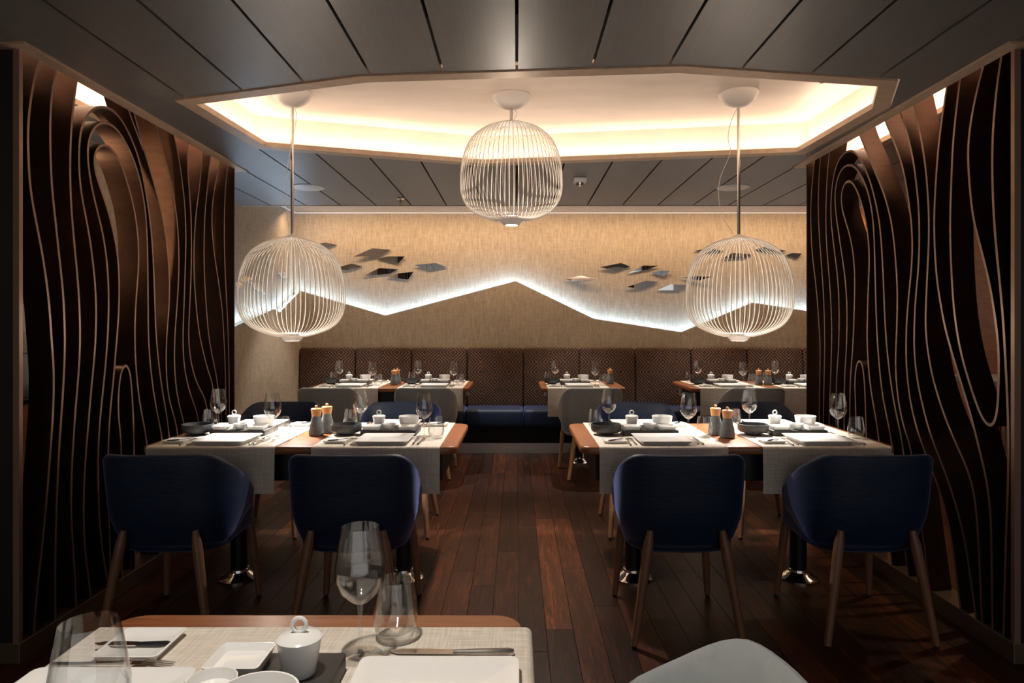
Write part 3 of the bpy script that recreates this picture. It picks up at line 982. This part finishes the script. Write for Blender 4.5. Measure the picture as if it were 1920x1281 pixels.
WT, DT = 1.476, 0.77
t4 = table_proto(WT, DT, (-0.43, 0.43), 'walnut four-seat table with navy chairs by the side-wall screen', 'four-seat tables with navy chairs')
t4.location = (-1.016, 3.555, 0)
t = copy_tree(t4)
t.location = (1.035, 3.555, 0)
t['label'] = 'walnut four-seat table with navy chairs by the teardrop screen'
t = copy_tree(t4)
tag(t, 'walnut four-seat table drawn up to the banquette in the wall corner', 'table', 'bench tables')
t.location = (-1.175, 6.585, 0)
t['group'] = 'bench tables'
t = copy_tree(t4)
tag(t, 'walnut four-seat table drawn up to the banquette, half hidden by the wave screen', 'table', 'bench tables')
t.location = (2.32, 6.585, 0)
t2 = table_proto(0.775, 0.79, (0.0,), 'small two-seat walnut table drawn up to the banquette', 'bench tables')
t2.location = (0.607, 6.585, 0)
t = copy_tree(t2)
tag(t, 'walnut table with a runner laid crosswise beside a pale grey chair', 'table')
if 'group' in t:
    del t['group']
t.location = (-0.376, 0.937, 0)

# ================================================================== chairs
NTH = 44


def plan(t_, sc=1.0, wid=0.262, dep=0.285):
    """t in 0..1 along the tub wall, from one arm front round the back to the other arm front"""
    L1 = 0.16
    if t_ < 0.22:
        k = t_ / 0.22
        x_, y_ = wid * (0.975 + 0.025 * k), 0.06 - L1 * k
    elif t_ > 0.78:
        k = (1 - t_) / 0.22
        x_, y_ = -wid * (0.975 + 0.025 * k), 0.06 - L1 * k
    else:
        a = (t_ - 0.22) / 0.56 * PI
        c_, s_ = math.cos(a), math.sin(a)
        x_ = wid * math.copysign(abs(c_) ** 0.72, c_)
        y_ = -0.10 - (dep - 0.10) * abs(s_) ** 0.72
    return x_ * sc, y_ * sc


def rim_z(y_):
    k = min(1, max(0, (0.075 - y_) / 0.30))
    k = 1 - (1 - k) ** 1.7
    return 0.60 + (0.787 - 0.60) * k


def shell_mesh(fabric):
    TH = 0.036
    vs = []
    rows = None
    for i in range(NTH + 1):
        t_ = i / NTH
        loop = []
        x1, y1 = plan(t_)
        ax = max(0, abs(x1) / 0.262 - 0.70) / 0.30
        zt = rim_z(y1) - 0.045 * ax ** 2.2
        prof = []
        for k in range(9):                                   # outer face, bottom to top
            u = k / 8
            zb_ = 0.365 + 0.075 * min(1, max(0, (y1 + 0.14) / 0.2)) ** 1.5
            z = zb_ + (zt - 0.018 - zb_) * u
            s_ = 0.80 + 0.20 * min(1, (u / 0.42)) ** 0.55 + 0.03 * u
            prof.append((s_, 0.0, z, u))
        for a in (0.35, 0.75, 1.15, 1.6):                     # rounded rim
            prof.append((1.03, TH / 2 * (1 - math.cos(a)), zt - 0.018 + 0.018 * math.sin(a), 1))
        prof.append((1.03, TH, zt - 0.02, 1))
        for k in range(1, 5):                                # inner face, down to the seat
            u = 1 - k / 4
            z = 0.41 + (zt - 0.02 - 0.41) * u
            prof.append((0.96 + 0.07 * u, TH + 0.012 * (1 - u), z, u))
        for s_, inn, z, u in prof:
            x_, y_ = plan(t_, s_)
            ln = math.hypot(x_, y_ - 0.05) or 1
            nx_, ny_ = x_ / ln, (y_ - 0.05) / ln
            if t_ < 0.2 or t_ > 0.8:
                nx_, ny_ = math.copysign(1, x_), 0.0
            lean = -0.045 * max(0, (z - 0.40)) / 0.385 * min(1, max(0, (0.15 - y_) / 0.3))
            loop.append((x_ - nx_ * inn, y_ - ny_ * inn + lean, z))
        rows = len(loop)
        vs += loop
    fs = []
    for i in range(NTH):
        for k in range(rows):
            k2 = (k + 1) % rows
            fs.append((i * rows + k, i * rows + k2, (i + 1) * rows + k2, (i + 1) * rows + k))
    fs.append(tuple(range(rows)))
    fs.append(tuple(NTH * rows + k for k in range(rows - 1, -1, -1)))
    mb = MB().add(vs, fs)
    # closed underside of the tub
    pts = [plan(i / NTH, 0.81) for i in range(NTH + 1)] + [(-0.2, 0.2), (0.2, 0.2)]
    mb.prism(pts, 0.362, 0.375)
    return mb.mesh('shell', fabric, True, angle=50)


def seat_mesh(fabric):
    outline = [plan(i / 36, 0.875) for i in range(37)]
    ex = outline[0][0]
    pts = outline + [(-ex, 0.12), (-ex * 0.95, 0.19), (-ex * 0.8, 0.225), (0, 0.235), (ex * 0.8, 0.225), (ex * 0.95, 0.19), (ex, 0.12)]
    return MB().prism(pts, 0.366, 0.475).mesh('seat', fabric, True, bevel=0.022, seg=3)


def leg_tube(top, foot, r0, r1, bulge=0.0):
    top, foot = Vector(top), Vector(foot)
    pts, rs = [], []
    for k in range(9):
        u = k / 8
        pts.append(top.lerp(foot, u) + Vector((0, 0.0, 0)))
        r = r0 + (r1 - r0) * u
        if u < 0.13:
            r *= (0.55, 0.95)[k] if k < 2 else 1
        rs.append(r)
    return MB().tube(pts, rs, 12)


def chair_proto(fabric, legw, label, group):
    e = empty('tub_chair')
    tag(e, label, 'chair', group)
    obj('shell', shell_mesh(fabric), e)
    obj('seat', seat_mesh(fabric), e)
    for s in (-1, 1):
        lg = obj('leg', leg_tube((s * 0.148, -0.272, 0.468), (s * 0.222, -0.315, 0.012), 0.0235, 0.0145).mesh('leg', legw), e)
        obj('glide', MB().lathe([(0.010, 0.0), (0.010, 0.013)], 12).mesh('glide', 'black_metal'), lg, (s * 0.222, -0.315, 0))
        lg = obj('leg', leg_tube((s * 0.195, 0.175, 0.40), (s * 0.225, 0.225, 0.012), 0.022, 0.0145).mesh('leg', legw), e)
        obj('glide', MB().lathe([(0.010, 0.0), (0.010, 0.013)], 12).mesh('glide', 'black_metal'), lg, (s * 0.225, 0.225, 0))
    return e


def put_chair(src, x, y, rz, label=None, group=None, first=[]):
    if src.name in first:
        c_ = copy_tree(src)
    else:
        first.append(src.name)
        c_ = src
    c_.location = (x, y, 0)
    c_.rotation_euler = (0, 0, rz)
    if label:
        c_['label'] = label
    if group:
        c_['group'] = group
    return c_


T_L, T_R = 'the table by the side-wall screen', 'the table by the teardrop screen'
blue = chair_proto('blue_velvet', 'leg_wood', 'navy chair', 'navy chairs')
for x, end, tb in ((-1.475, 'screen', T_L), (-0.70, 'aisle', T_L), (0.70, 'aisle', T_R), (1.485, 'screen', T_R)):
    put_chair(blue, x, 3.09, 0, 'navy velvet tub chair facing the bench, %s end of %s' % (end, tb), 'navy velvet chairs')
for x, end, tb in ((-1.59, 'screen', T_L), (-0.775, 'aisle', T_L), (0.80, 'aisle', T_R), (1.60, 'screen', T_R)):
    put_chair(blue, x, 4.42, PI, 'navy velvet tub chair backing the bench, %s end of %s' % (end, tb), 'navy velvet chairs')
grey = chair_proto('grey_felt', 'pale_leg_wood', 'grey chair', 'grey chairs at the bench tables')
for x, y, rz, lb in ((-1.636, 6.12, 0, 'grey felt tub chair at the corner bench table, closest to the side wall'),
                     (-0.797, 6.12, 0, 'grey felt tub chair at the corner bench table, on the aisle side'),
                     (0.636, 6.10, 0.08, 'grey felt tub chair with pale legs at the two-seat bench table'),
                     (2.06, 6.12, 0, 'grey felt tub chair at the bench table behind the teardrop screen')):
    put_chair(grey, x, y, rz, lb, 'grey chairs at the bench tables')
c_ = put_chair(grey, 0.10, 0.945, PI / 2, 'pale grey felt tub chair drawn up to the table with the crosswise runner')
if 'group' in c_:
    del c_['group']

# ================================================================== tableware prototypes
KIND = {}


def kind(name, parts):
    """parts: list of (part name or None for the thing itself, mesh, offset, sub-parts)"""
    KIND[name] = parts


def make(name, loc, rz, label, cat, group):
    parts = KIND[name]
    if parts[0][0] is None:
        o_ = obj(name, parts[0][1], None, loc, (0, 0, rz))
    else:
        o_ = empty(name, loc, rz)
        for pn_, me, of, subs in parts:
            p_ = obj(pn_, me, o_, of)
            for sn, sm, so in subs:
                obj(sn, sm, p_, so)
    return tag(o_, label, cat, group)


def square_dish(w, h, rim, r=0.012):
    """shallow square dish: flared outside, sunk inside"""
    mb = MB()
    loops = [(w * 0.80, 0.0), (w * 0.84, 0.0), (w, h), (w - 0.006, h + 0.0005), (w - 2 * rim, h * 0.55), (w * 0.55, h * 0.45)]
    n_ = None
    vs, fs = [], []
    for ww, z in loops:
        lp = round_rect(ww, ww, r * ww / w, 3)
        n_ = len(lp)
        vs += [(a, b, z) for a, b in lp]
    for i in range(len(loops) - 1):
        for k in range(n_):
            k2 = (k + 1) % n_
            fs.append((i * n_ + k, i * n_ + k2, (i + 1) * n_ + k2, (i + 1) * n_ + k))
    fs.append(tuple(range(n_ - 1, -1, -1)))
    fs.append(tuple((len(loops) - 1) * n_ + k for k in range(n_)))
    return mb.add(vs, fs)


kind('dinner_plate', [(None, square_dish(0.255, 0.020, 0.026, 0.014).mesh('dinner_plate', 'porcelain'), 0, ())])
kind('bread_plate', [(None, square_dish(0.112, 0.013, 0.012, 0.01).mesh('bread_plate', 'porcelain'), 0, ())])
kind('square_dish', [(None, square_dish(0.086, 0.020, 0.010, 0.008).mesh('square_dish', 'porcelain'), 0, ())])
kind('sauce_bowl', [(None, MB().lathe([(0.018, 0), (0.020, 0.002), (0.033, 0.022), (0.0345, 0.030), (0.0325, 0.030), (0.028, 0.016), (0.0, 0.009)], 28).mesh('sauce_bowl', 'porcelain'), 0, ())])
bowl = MB().lathe([(0.036, 0), (0.041, 0.002), (0.050, 0.030), (0.0535, 0.057), (0.0505, 0.057), (0.045, 0.022), (0.0, 0.010)], 36)
kind('rice_bowl', [(None, bowl.mesh('rice_bowl', 'porcelain'), 0, ())])
body = MB().lathe([(0.023, 0), (0.0245, 0.002), (0.031, 0.040), (0.033, 0.052), (0.030, 0.052), (0.024, 0.01), (0.0, 0.008)], 32)
lid = MB().lathe([(0.034, 0.0), (0.0345, 0.003), (0.028, 0.008), (0.008, 0.0105), (0.0, 0.011)], 32)
rg = MB()
rgv, rgf = [], []
for i in range(20):
    a = 2 * PI * i / 20
    for k in range(8):
        b = 2 * PI * k / 8
        rr = 0.0105 + 0.0032 * math.cos(b)
        rgv.append((rr * math.cos(a), 0.0032 * math.sin(b), 0.012 + rr * math.sin(a)))
for i in range(20):
    for k in range(8):
        rgf.append((i * 8 + k, (i + 1) % 20 * 8 + k, (i + 1) % 20 * 8 + (k + 1) % 8, i * 8 + (k + 1) % 8))
rg.add(rgv, rgf)
kind('lidded_pot', [('body', body.mesh('body', 'porcelain'), (0, 0, 0), ()),
                    ('lid', lid.mesh('lid', 'porcelain'), (0, 0, 0.052), [('ring_knob', rg.mesh('ring_knob', 'porcelain'), (0, 0, 0.010))])])
# ribbed dark bowl on a narrow foot
NB = 72
prof = [(0.036, 0, 0), (0.038, 0.008, 0), (0.066, 0.015, .5), (0.0745, 0.024, 1), (0.0765, 0.052, 1), (0.0765, 0.056, 0), (0.0725, 0.056, 0), (0.069, 0.024, 0), (0.0, 0.018, 0)]
vs, fs = [], []
for r, z, rib in prof:
    for k in range(NB):
        a = 2 * PI * k / NB
        rr = r + (0.0011 * rib if k % 2 else 0)
        vs.append((rr * math.cos(a), rr * math.sin(a), z))
for i in range(len(prof) - 1):
    for k in range(NB):
        fs.append((i * NB + k, i * NB + (k + 1) % NB, (i + 1) * NB + (k + 1) % NB, (i + 1) * NB + k))
fs.append(tuple(range(NB - 1, -1, -1)))
kind('ribbed_bowl', [(None, MB().add(vs, fs).mesh('ribbed_bowl', 'stoneware', angle=60), 0, ())])
tray = MB().prism(round_rect(0.282, 0.2, 0.004, 2), 0.0, 0.028)
kind('slate_tray', [(None, tray.mesh('slate_tray', 'slate', bevel=0.002), 0, ())])
# wine glass: bowl, stem, foot
gb = MB().lathe([(0.004, 0.088), (0.016, 0.094), (0.033, 0.110), (0.0425, 0.132), (0.0425, 0.150), (0.037, 0.185), (0.0308, 0.219),
                 (0.0296, 0.219), (0.0358, 0.185), (0.0412, 0.150), (0.0412, 0.133), (0.032, 0.112), (0.015, 0.0965), (0.0, 0.093)], 40)
gs = MB().lathe([(0.0042, 0.006), (0.0036, 0.02), (0.0034, 0.06), (0.0045, 0.084), (0.006, 0.090)], 16)
gf = MB().lathe([(0.0375, 0.0), (0.0378, 0.0015), (0.022, 0.003), (0.0075, 0.0055), (0.0042, 0.010), (0.0, 0.010)], 36)
kind('wine_glass', [('bowl', gb.mesh('bowl', 'clear_glass'), (0, 0, 0), ()), ('stem', gs.mesh('stem', 'clear_glass'), (0, 0, 0), ()), ('foot', gf.mesh('foot', 'clear_glass'), (0, 0, 0), ())])
tg = MB().lathe([(0.024, 0.0), (0.030, 0.003), (0.0375, 0.022), (0.0395, 0.042), (0.037, 0.070), (0.0315, 0.106), (0.0303, 0.106), (0.0357, 0.070), (0.038, 0.042), (0.035, 0.022), (0.022, 0.011), (0.0, 0.010)], 40)
kind('tumbler', [(None, tg.mesh('tumbler', 'clear_glass'), 0, ())])


def fork_mesh():
    mb = MB()
    # handle
    mb.tube([(0, -0.10, 0.004), (0, -0.06, 0.0045), (0, -0.01, 0.008), (0, 0.030, 0.010)], [0.0045, 0.0040, 0.0022, 0.0028], 8)
    mb.box(-0.010, 0.010, 0.028, 0.050, 0.0080, 0.0102)
    for k in range(4):
        x_ = -0.0088 + k * 0.00587
        vs_ = [(x_ - 0.0014, 0.048, 0.0080), (x_ + 0.0014, 0.048, 0.0080), (x_ + 0.0014, 0.048, 0.0100), (x_ - 0.0014, 0.048, 0.0100),
               (x_ - 0.0007, 0.098, 0.0045), (x_ + 0.0007, 0.098, 0.0045), (x_ + 0.0007, 0.098, 0.0060), (x_ - 0.0007, 0.098, 0.0060)]
        mb.add(vs_, [(0, 1, 2, 3), (4, 7, 6, 5), (0, 4, 5, 1), (1, 5, 6, 2), (2, 6, 7, 3), (3, 7, 4, 0)])
    return mb.mesh('fork', 'cutlery_steel', angle=50)


kind('fork', [(None, fork_mesh(), 0, ())])


def blade(ln, w_):
    mb = MB()
    pts = [(-0.006, 0.0), (0.0075, 0.0), (w_, ln * 0.35), (w_ * 0.9, ln * 0.8), (0.002, ln), (-0.006, ln * 0.85)]
    return mb.prism(pts, 0.0032, 0.0046)


hk = MB().tube([(0, -0.095, 0.0055), (0, -0.085, 0.0060), (0, -0.04, 0.0052), (0, 0.0, 0.0045), (0, 0.008, 0.0042)], [0.0048, 0.0060, 0.0052, 0.0040, 0.0036], 10)
kind('table_knife', [('handle', hk.mesh('handle', 'cutlery_steel'), (0, 0, 0), ()), ('blade', blade(0.115, 0.0105).mesh('blade', 'cutlery_steel', False), (0, 0.004, 0), ())])
hb_ = MB().tube([(0, -0.055, 0.0045), (0, -0.05, 0.0048), (0, 0.0, 0.004)], [0.0040, 0.0046, 0.0036], 8)
kind('butter_knife', [('handle', hb_.mesh('handle', 'black_metal'), (0, 0, 0), ()), ('blade', blade(0.075, 0.009).mesh('blade', 'cutlery_steel', False), (0, 0.0, 0), ())])
mbod = MB().lathe([(0.030, 0.0), (0.0365, 0.004), (0.0375, 0.020), (0.034, 0.048), (0.027, 0.075), (0.023, 0.092), (0.022, 0.100)], 32)
mtop = MB().lathe([(0.022, 0.100), (0.0225, 0.104), (0.027, 0.128), (0.0275, 0.136), (0.024, 0.139), (0.006, 0.1405), (0.0, 0.1405)], 32)
mknob = MB().lathe([(0.004, 0.140), (0.004, 0.143), (0.0075, 0.148), (0.0075, 0.152), (0.003, 0.156), (0.0, 0.156)], 16)
kind('pepper_mill', [('body', mbod.mesh('body', 'mill_stone'), (0, 0, 0), ()), ('wooden_top', mtop.mesh('wooden_top', 'mill_wood'), (0, 0, 0), ()), ('knob', mknob.mesh('knob', 'mill_wood'), (0, 0, 0), ())])

TT = 0.75
MT = 0.0022


def runner(cx, cy, rz, ln, w_, drop_f, drop_b, label, group):
    """linen runner lying across the table and hanging over both edges; length along local y"""
    path = []
    h = ln / 2
    r = 0.012
    zt = TT + 0.0012
    e_ = h + 0.003
    path.append((-e_ - r, zt - drop_f))
    path.append((-e_ - r - 0.002, zt - drop_f * 0.5))
    for k in range(6):
        a = PI - k / 5 * PI / 2
        path.append((-e_ + r * math.cos(a), zt - r + r * math.sin(a)))
    for k in range(6):
        a = PI / 2 - k / 5 * PI / 2
        path.append((e_ + r * math.cos(a), zt - r + r * math.sin(a)))
    path.append((e_ + r + 0.002, zt - drop_b * 0.5))
    path.append((e_ + r, zt - drop_b))
    n_ = len(path)
    vs_, fs_ = [], []
    NX = 8
    for i, (y_, z_) in enumerate(path):
        t_ = Vector((path[min(i + 1, n_ - 1)][0] - path[max(i - 1, 0)][0], path[min(i + 1, n_ - 1)][1] - path[max(i - 1, 0)][1])).normalized()
        ny_, nz_ = -t_.y, t_.x
        for lay in (0, 1):
            for k in range(NX + 1):
                x_ = -w_ / 2 + w_ * k / NX
                hang = max(0.0, zt - 0.02 - z_)
                wob = 0.05 * hang * math.sin(5.5 * k / NX * PI + 1.3) * 0.25
                vs_.append((x_, y_ + ny_ * MT * lay + math.copysign(wob, y_) * 1.0, z_ + nz_ * MT * lay))
    st = 2 * (NX + 1)
    for i in range(n_ - 1):
        for k in range(NX):
            a, b = i * st + k, (i + 1) * st + k
            fs_.append((a, a + 1, b + 1, b))
            a, b = a + NX + 1, b + NX + 1
            fs_.append((a, b, b + 1, a + 1))
        for k, flip in ((0, 0), (NX, 1)):
            fs_.append((i * st + k, (i + 1) * st + k, (i + 1) * st + NX + 1 + k, i * st + NX + 1 + k))
    for i in (0, n_ - 1):
        for k in range(NX):
            fs_.append((i * st + k, i * st + k + 1, i * st + NX + 2 + k, i * st + NX + 1 + k))
    o_ = obj('table_runner', MB().add(vs_, fs_).mesh('table_runner', 'linen'), None, (cx, cy, 0), (0, 0, rz))
    return tag(o_, label, 'table linen', group)


ZT = TT + 0.0012 + MT + 0.0003
ONTRAY = ZT + 0.0282
SETTING = [  # kind, u, v, on tray, words, category
    ('slate_tray', 0, 0, 0, 'dark slate tray of white dishes', 'tray'),
    ('square_dish', -0.090, -0.052, 1, 'white square dish by the pot', 'dish'),
    ('square_dish', 0.090, -0.052, 1, 'white square dish by the rice bowl', 'dish'),
    ('sauce_bowl', 0.0, -0.055, 1, 'tiny round white sauce bowl', 'bowl'),
    ('lidded_pot', -0.074, 0.045, 1, 'white lidded pot with ring knob', 'pot'),
    ('rice_bowl', 0.085, 0.040, 1, 'round white rice bowl on tray', 'bowl'),
    ('ribbed_bowl', -0.222, -0.05, 0, 'dark ribbed stoneware bowl', 'bowl'),
]
SEAT = [
    ('dinner_plate', 0.018, -0.252, 0, 'white square dinner plate', 'plate'),
    ('bread_plate', -0.212, -0.272, 0, 'white square bread plate', 'plate'),
    ('butter_knife', -0.206, -0.275, -0.75, 'dark handled butter knife', 'knife'),
    ('fork', -0.124, -0.270, 0.02, 'inner steel fork', 'fork'),
    ('fork', -0.1475, -0.282, -0.02, 'outer steel fork', 'fork'),
    ('table_knife', 0.166, -0.272, 0.03, 'inner steel table knife', 'knife'),
    ('table_knife', 0.192, -0.276, -0.02, 'outer steel table knife', 'knife'),
    ('wine_glass', 0.186, -0.112, 0, 'clear stemmed wine glass', 'wine glass'),
    ('tumbler', 0.252, -0.160, 0, 'clear stemless tumbler', 'tumbler'),
]
PLURAL = {'dish': 'dishes', 'knife': 'knives', 'wine glass': 'wine glasses'}


def setting(cx, cy, rz, where, grp, black=True, seats=('bench-facing seat', 'room-facing seat')):
    def put(kd, u, v_, turn, z, words, cat):
        c_, s_ = math.cos(rz), math.sin(rz)
        make(kd, (cx + u * c_ - v_ * s_, cy + u * s_ + v_ * c_, z), rz + turn, words, cat, PLURAL.get(cat, cat + 's') + ' ' + grp)
    for kd, u, v_, tr_, words, cat in SETTING:
        if kd == 'ribbed_bowl' and not black:
            continue
        put(kd, u, v_, -rz if kd == 'lidded_pot' else 0, ONTRAY if tr_ else ZT, words + ', ' + where, cat)
    for st_, seat in enumerate(seats):
        for kd, u, v_, turn, words, cat in SEAT:
            z = ZT + (0.0075 if kd == 'butter_knife' else 0)
            if st_:
                u, v_ = -u, -v_
            if kd == 'butter_knife' and rz:
                turn = PI
            put(kd, u, v_, turn + PI * st_, z, '%s, %s, %s' % (words, seat, where), cat)


MY, FY = 3.555, 6.585
G_MID, G_BEN = 'on the tables with navy chairs', 'on the bench tables'
for x, end, tb in ((-1.417, 'screen', T_L), (-0.653, 'aisle', T_L), (0.680, 'aisle', T_R), (1.435, 'screen', T_R)):
    wh = '%s end of %s' % (end, tb)
    runner(x, MY, 0, DT, 0.595, 0.215, 0.2, 'beige linen runner across the ' + wh, 'runners ' + G_MID)
    setting(x, MY, 0, wh, G_MID)
for x, y_, w_, dr, wh in ((-1.555, DT, 0.595, 0.21, 'wall end of the corner bench table'), (-0.785, DT, 0.595, 0.21, 'aisle end of the corner bench table'),
                          (0.56, 0.79, 0.56, 0.26, 'two-seat bench table'),
                          (1.96, DT, 0.595, 0.25, 'aisle end of bench table behind teardrop screen'), (2.72, DT, 0.595, 0.25, 'outer end of bench table behind teardrop screen')):
    runner(x, FY, 0, y_, w_, dr, 0.15, 'beige linen runner across the ' + wh, 'runners ' + G_BEN)
    setting(x, FY, 0, wh, G_BEN)
runner(-0.376, 0.965, -PI / 2, 0.775, 0.595, 0.17, 0.17, 'linen runner laid crosswise on the table by the pale grey chair', '')
setting(-0.376, 0.965, -PI / 2, 'table by the pale grey chair', 'on the table by the pale grey chair', black=False, seats=('seat opposite the chair', 'seat of the chair'))

# mills
MILLS = ((-1.028, 3.50, T_L), (-0.998, 3.59, T_L), (1.058, 3.43, T_R), (1.026, 3.525, T_R), (-1.168, 6.50, 'the corner bench table'), (-1.160, 6.62, 'the corner bench table'),
         (0.905, 6.62, 'the two-seat bench table'), (2.31, 6.52, 'the bench table behind the teardrop screen'), (2.392, 6.50, 'the bench table behind the teardrop screen'))
for k, (x, y, wh) in enumerate(MILLS):
    make('pepper_mill', (x, y, TT), k * 0.7, 'grey stoneware mill with orange wooden top on ' + wh, 'mill', 'stoneware mills')

# ================================================================== service sideboards glimpsed through the screens
sb = empty('sideboard', (3.32, 3.95, 0))
tag(sb, 'wooden service sideboard against the wood panelled wall, seen through the screen', 'sideboard')
obj('body', MB().box(-0.30, 0.36, -0.9, 0.9, 0.06, 0.93).mesh('body', 'panel_wood', bevel=0.004), sb)
obj('top', MB().box(-0.33, 0.37, -0.93, 0.93, 0.93, 0.97).mesh('top', 'grey_stone', bevel=0.004), sb)
obj('plinth', MB().box(-0.26, 0.36, -0.88, 0.88, 0.0, 0.06).mesh('plinth', 'black_metal', False), sb)
for k in range(3):
    d_ = obj('door', MB().box(-0.318, -0.301, -0.88 + k * 0.59, -0.31 + k * 0.59, 0.09, 0.90).mesh('door', 'panel_wood', bevel=0.003), sb)
    obj('handle', MB().box(-0.334, -0.318, -0.36 + k * 0.59, -0.345 + k * 0.59, 0.55, 0.72).mesh('handle', 'brushed_steel', False), d_)
pl_me = MB().lathe([(0.07, 0), (0.075, 0.002), (0.125, 0.012), (0.127, 0.015), (0.08, 0.008), (0.0, 0.007)], 32).mesh('stacked_plate', 'porcelain')
for (x, y, n_) in ((3.20, 3.45, 6), (3.22, 3.85, 8), (3.25, 4.30, 5)):
    for k in range(n_):
        tag(obj('stacked_plate', pl_me, None, (x, y, 0.97 + k * 0.0085)), 'round white plate in a stack on the wooden sideboard behind the screen', 'plate', 'plates stacked on the sideboard')

ns = empty('glass_cabinet', (-2.33, 3.40, 0))
tag(ns, 'low wooden glass cabinet with a lit shelf against the side wall, behind the screen', 'cabinet')
obj('body', MB().box(-0.135, 0.12, -0.55, 0.55, 0.0, 0.96).mesh('body', 'panel_wood', bevel=0.004), ns)
obj('top', MB().box(-0.135, 0.13, -0.56, 0.56, 0.96, 0.98).mesh('top', 'black_metal', False), ns)
obj('upstand', MB().box(-0.135, 0.05, -0.55, 0.55, 0.98, 1.18).mesh('upstand', 'grey_stone', bevel=0.003), ns)
obj('back_panel', MB().box(-0.135, -0.12, -0.55, 0.55, 1.18, 1.42).mesh('back_panel', 'cove_paint', False), ns)
obj('shelf', MB().box(-0.135, 0.05, -0.55, 0.55, 1.42, 1.445).mesh('shelf', 'panel_wood', False), ns)
for k in range(5):
    make('tumbler', (-2.38, 3.16 + k * 0.11, 1.18), 0, 'clear tumbler standing on the lit shelf of the glass cabinet', 'glass', 'glasses in the glass cabinet')
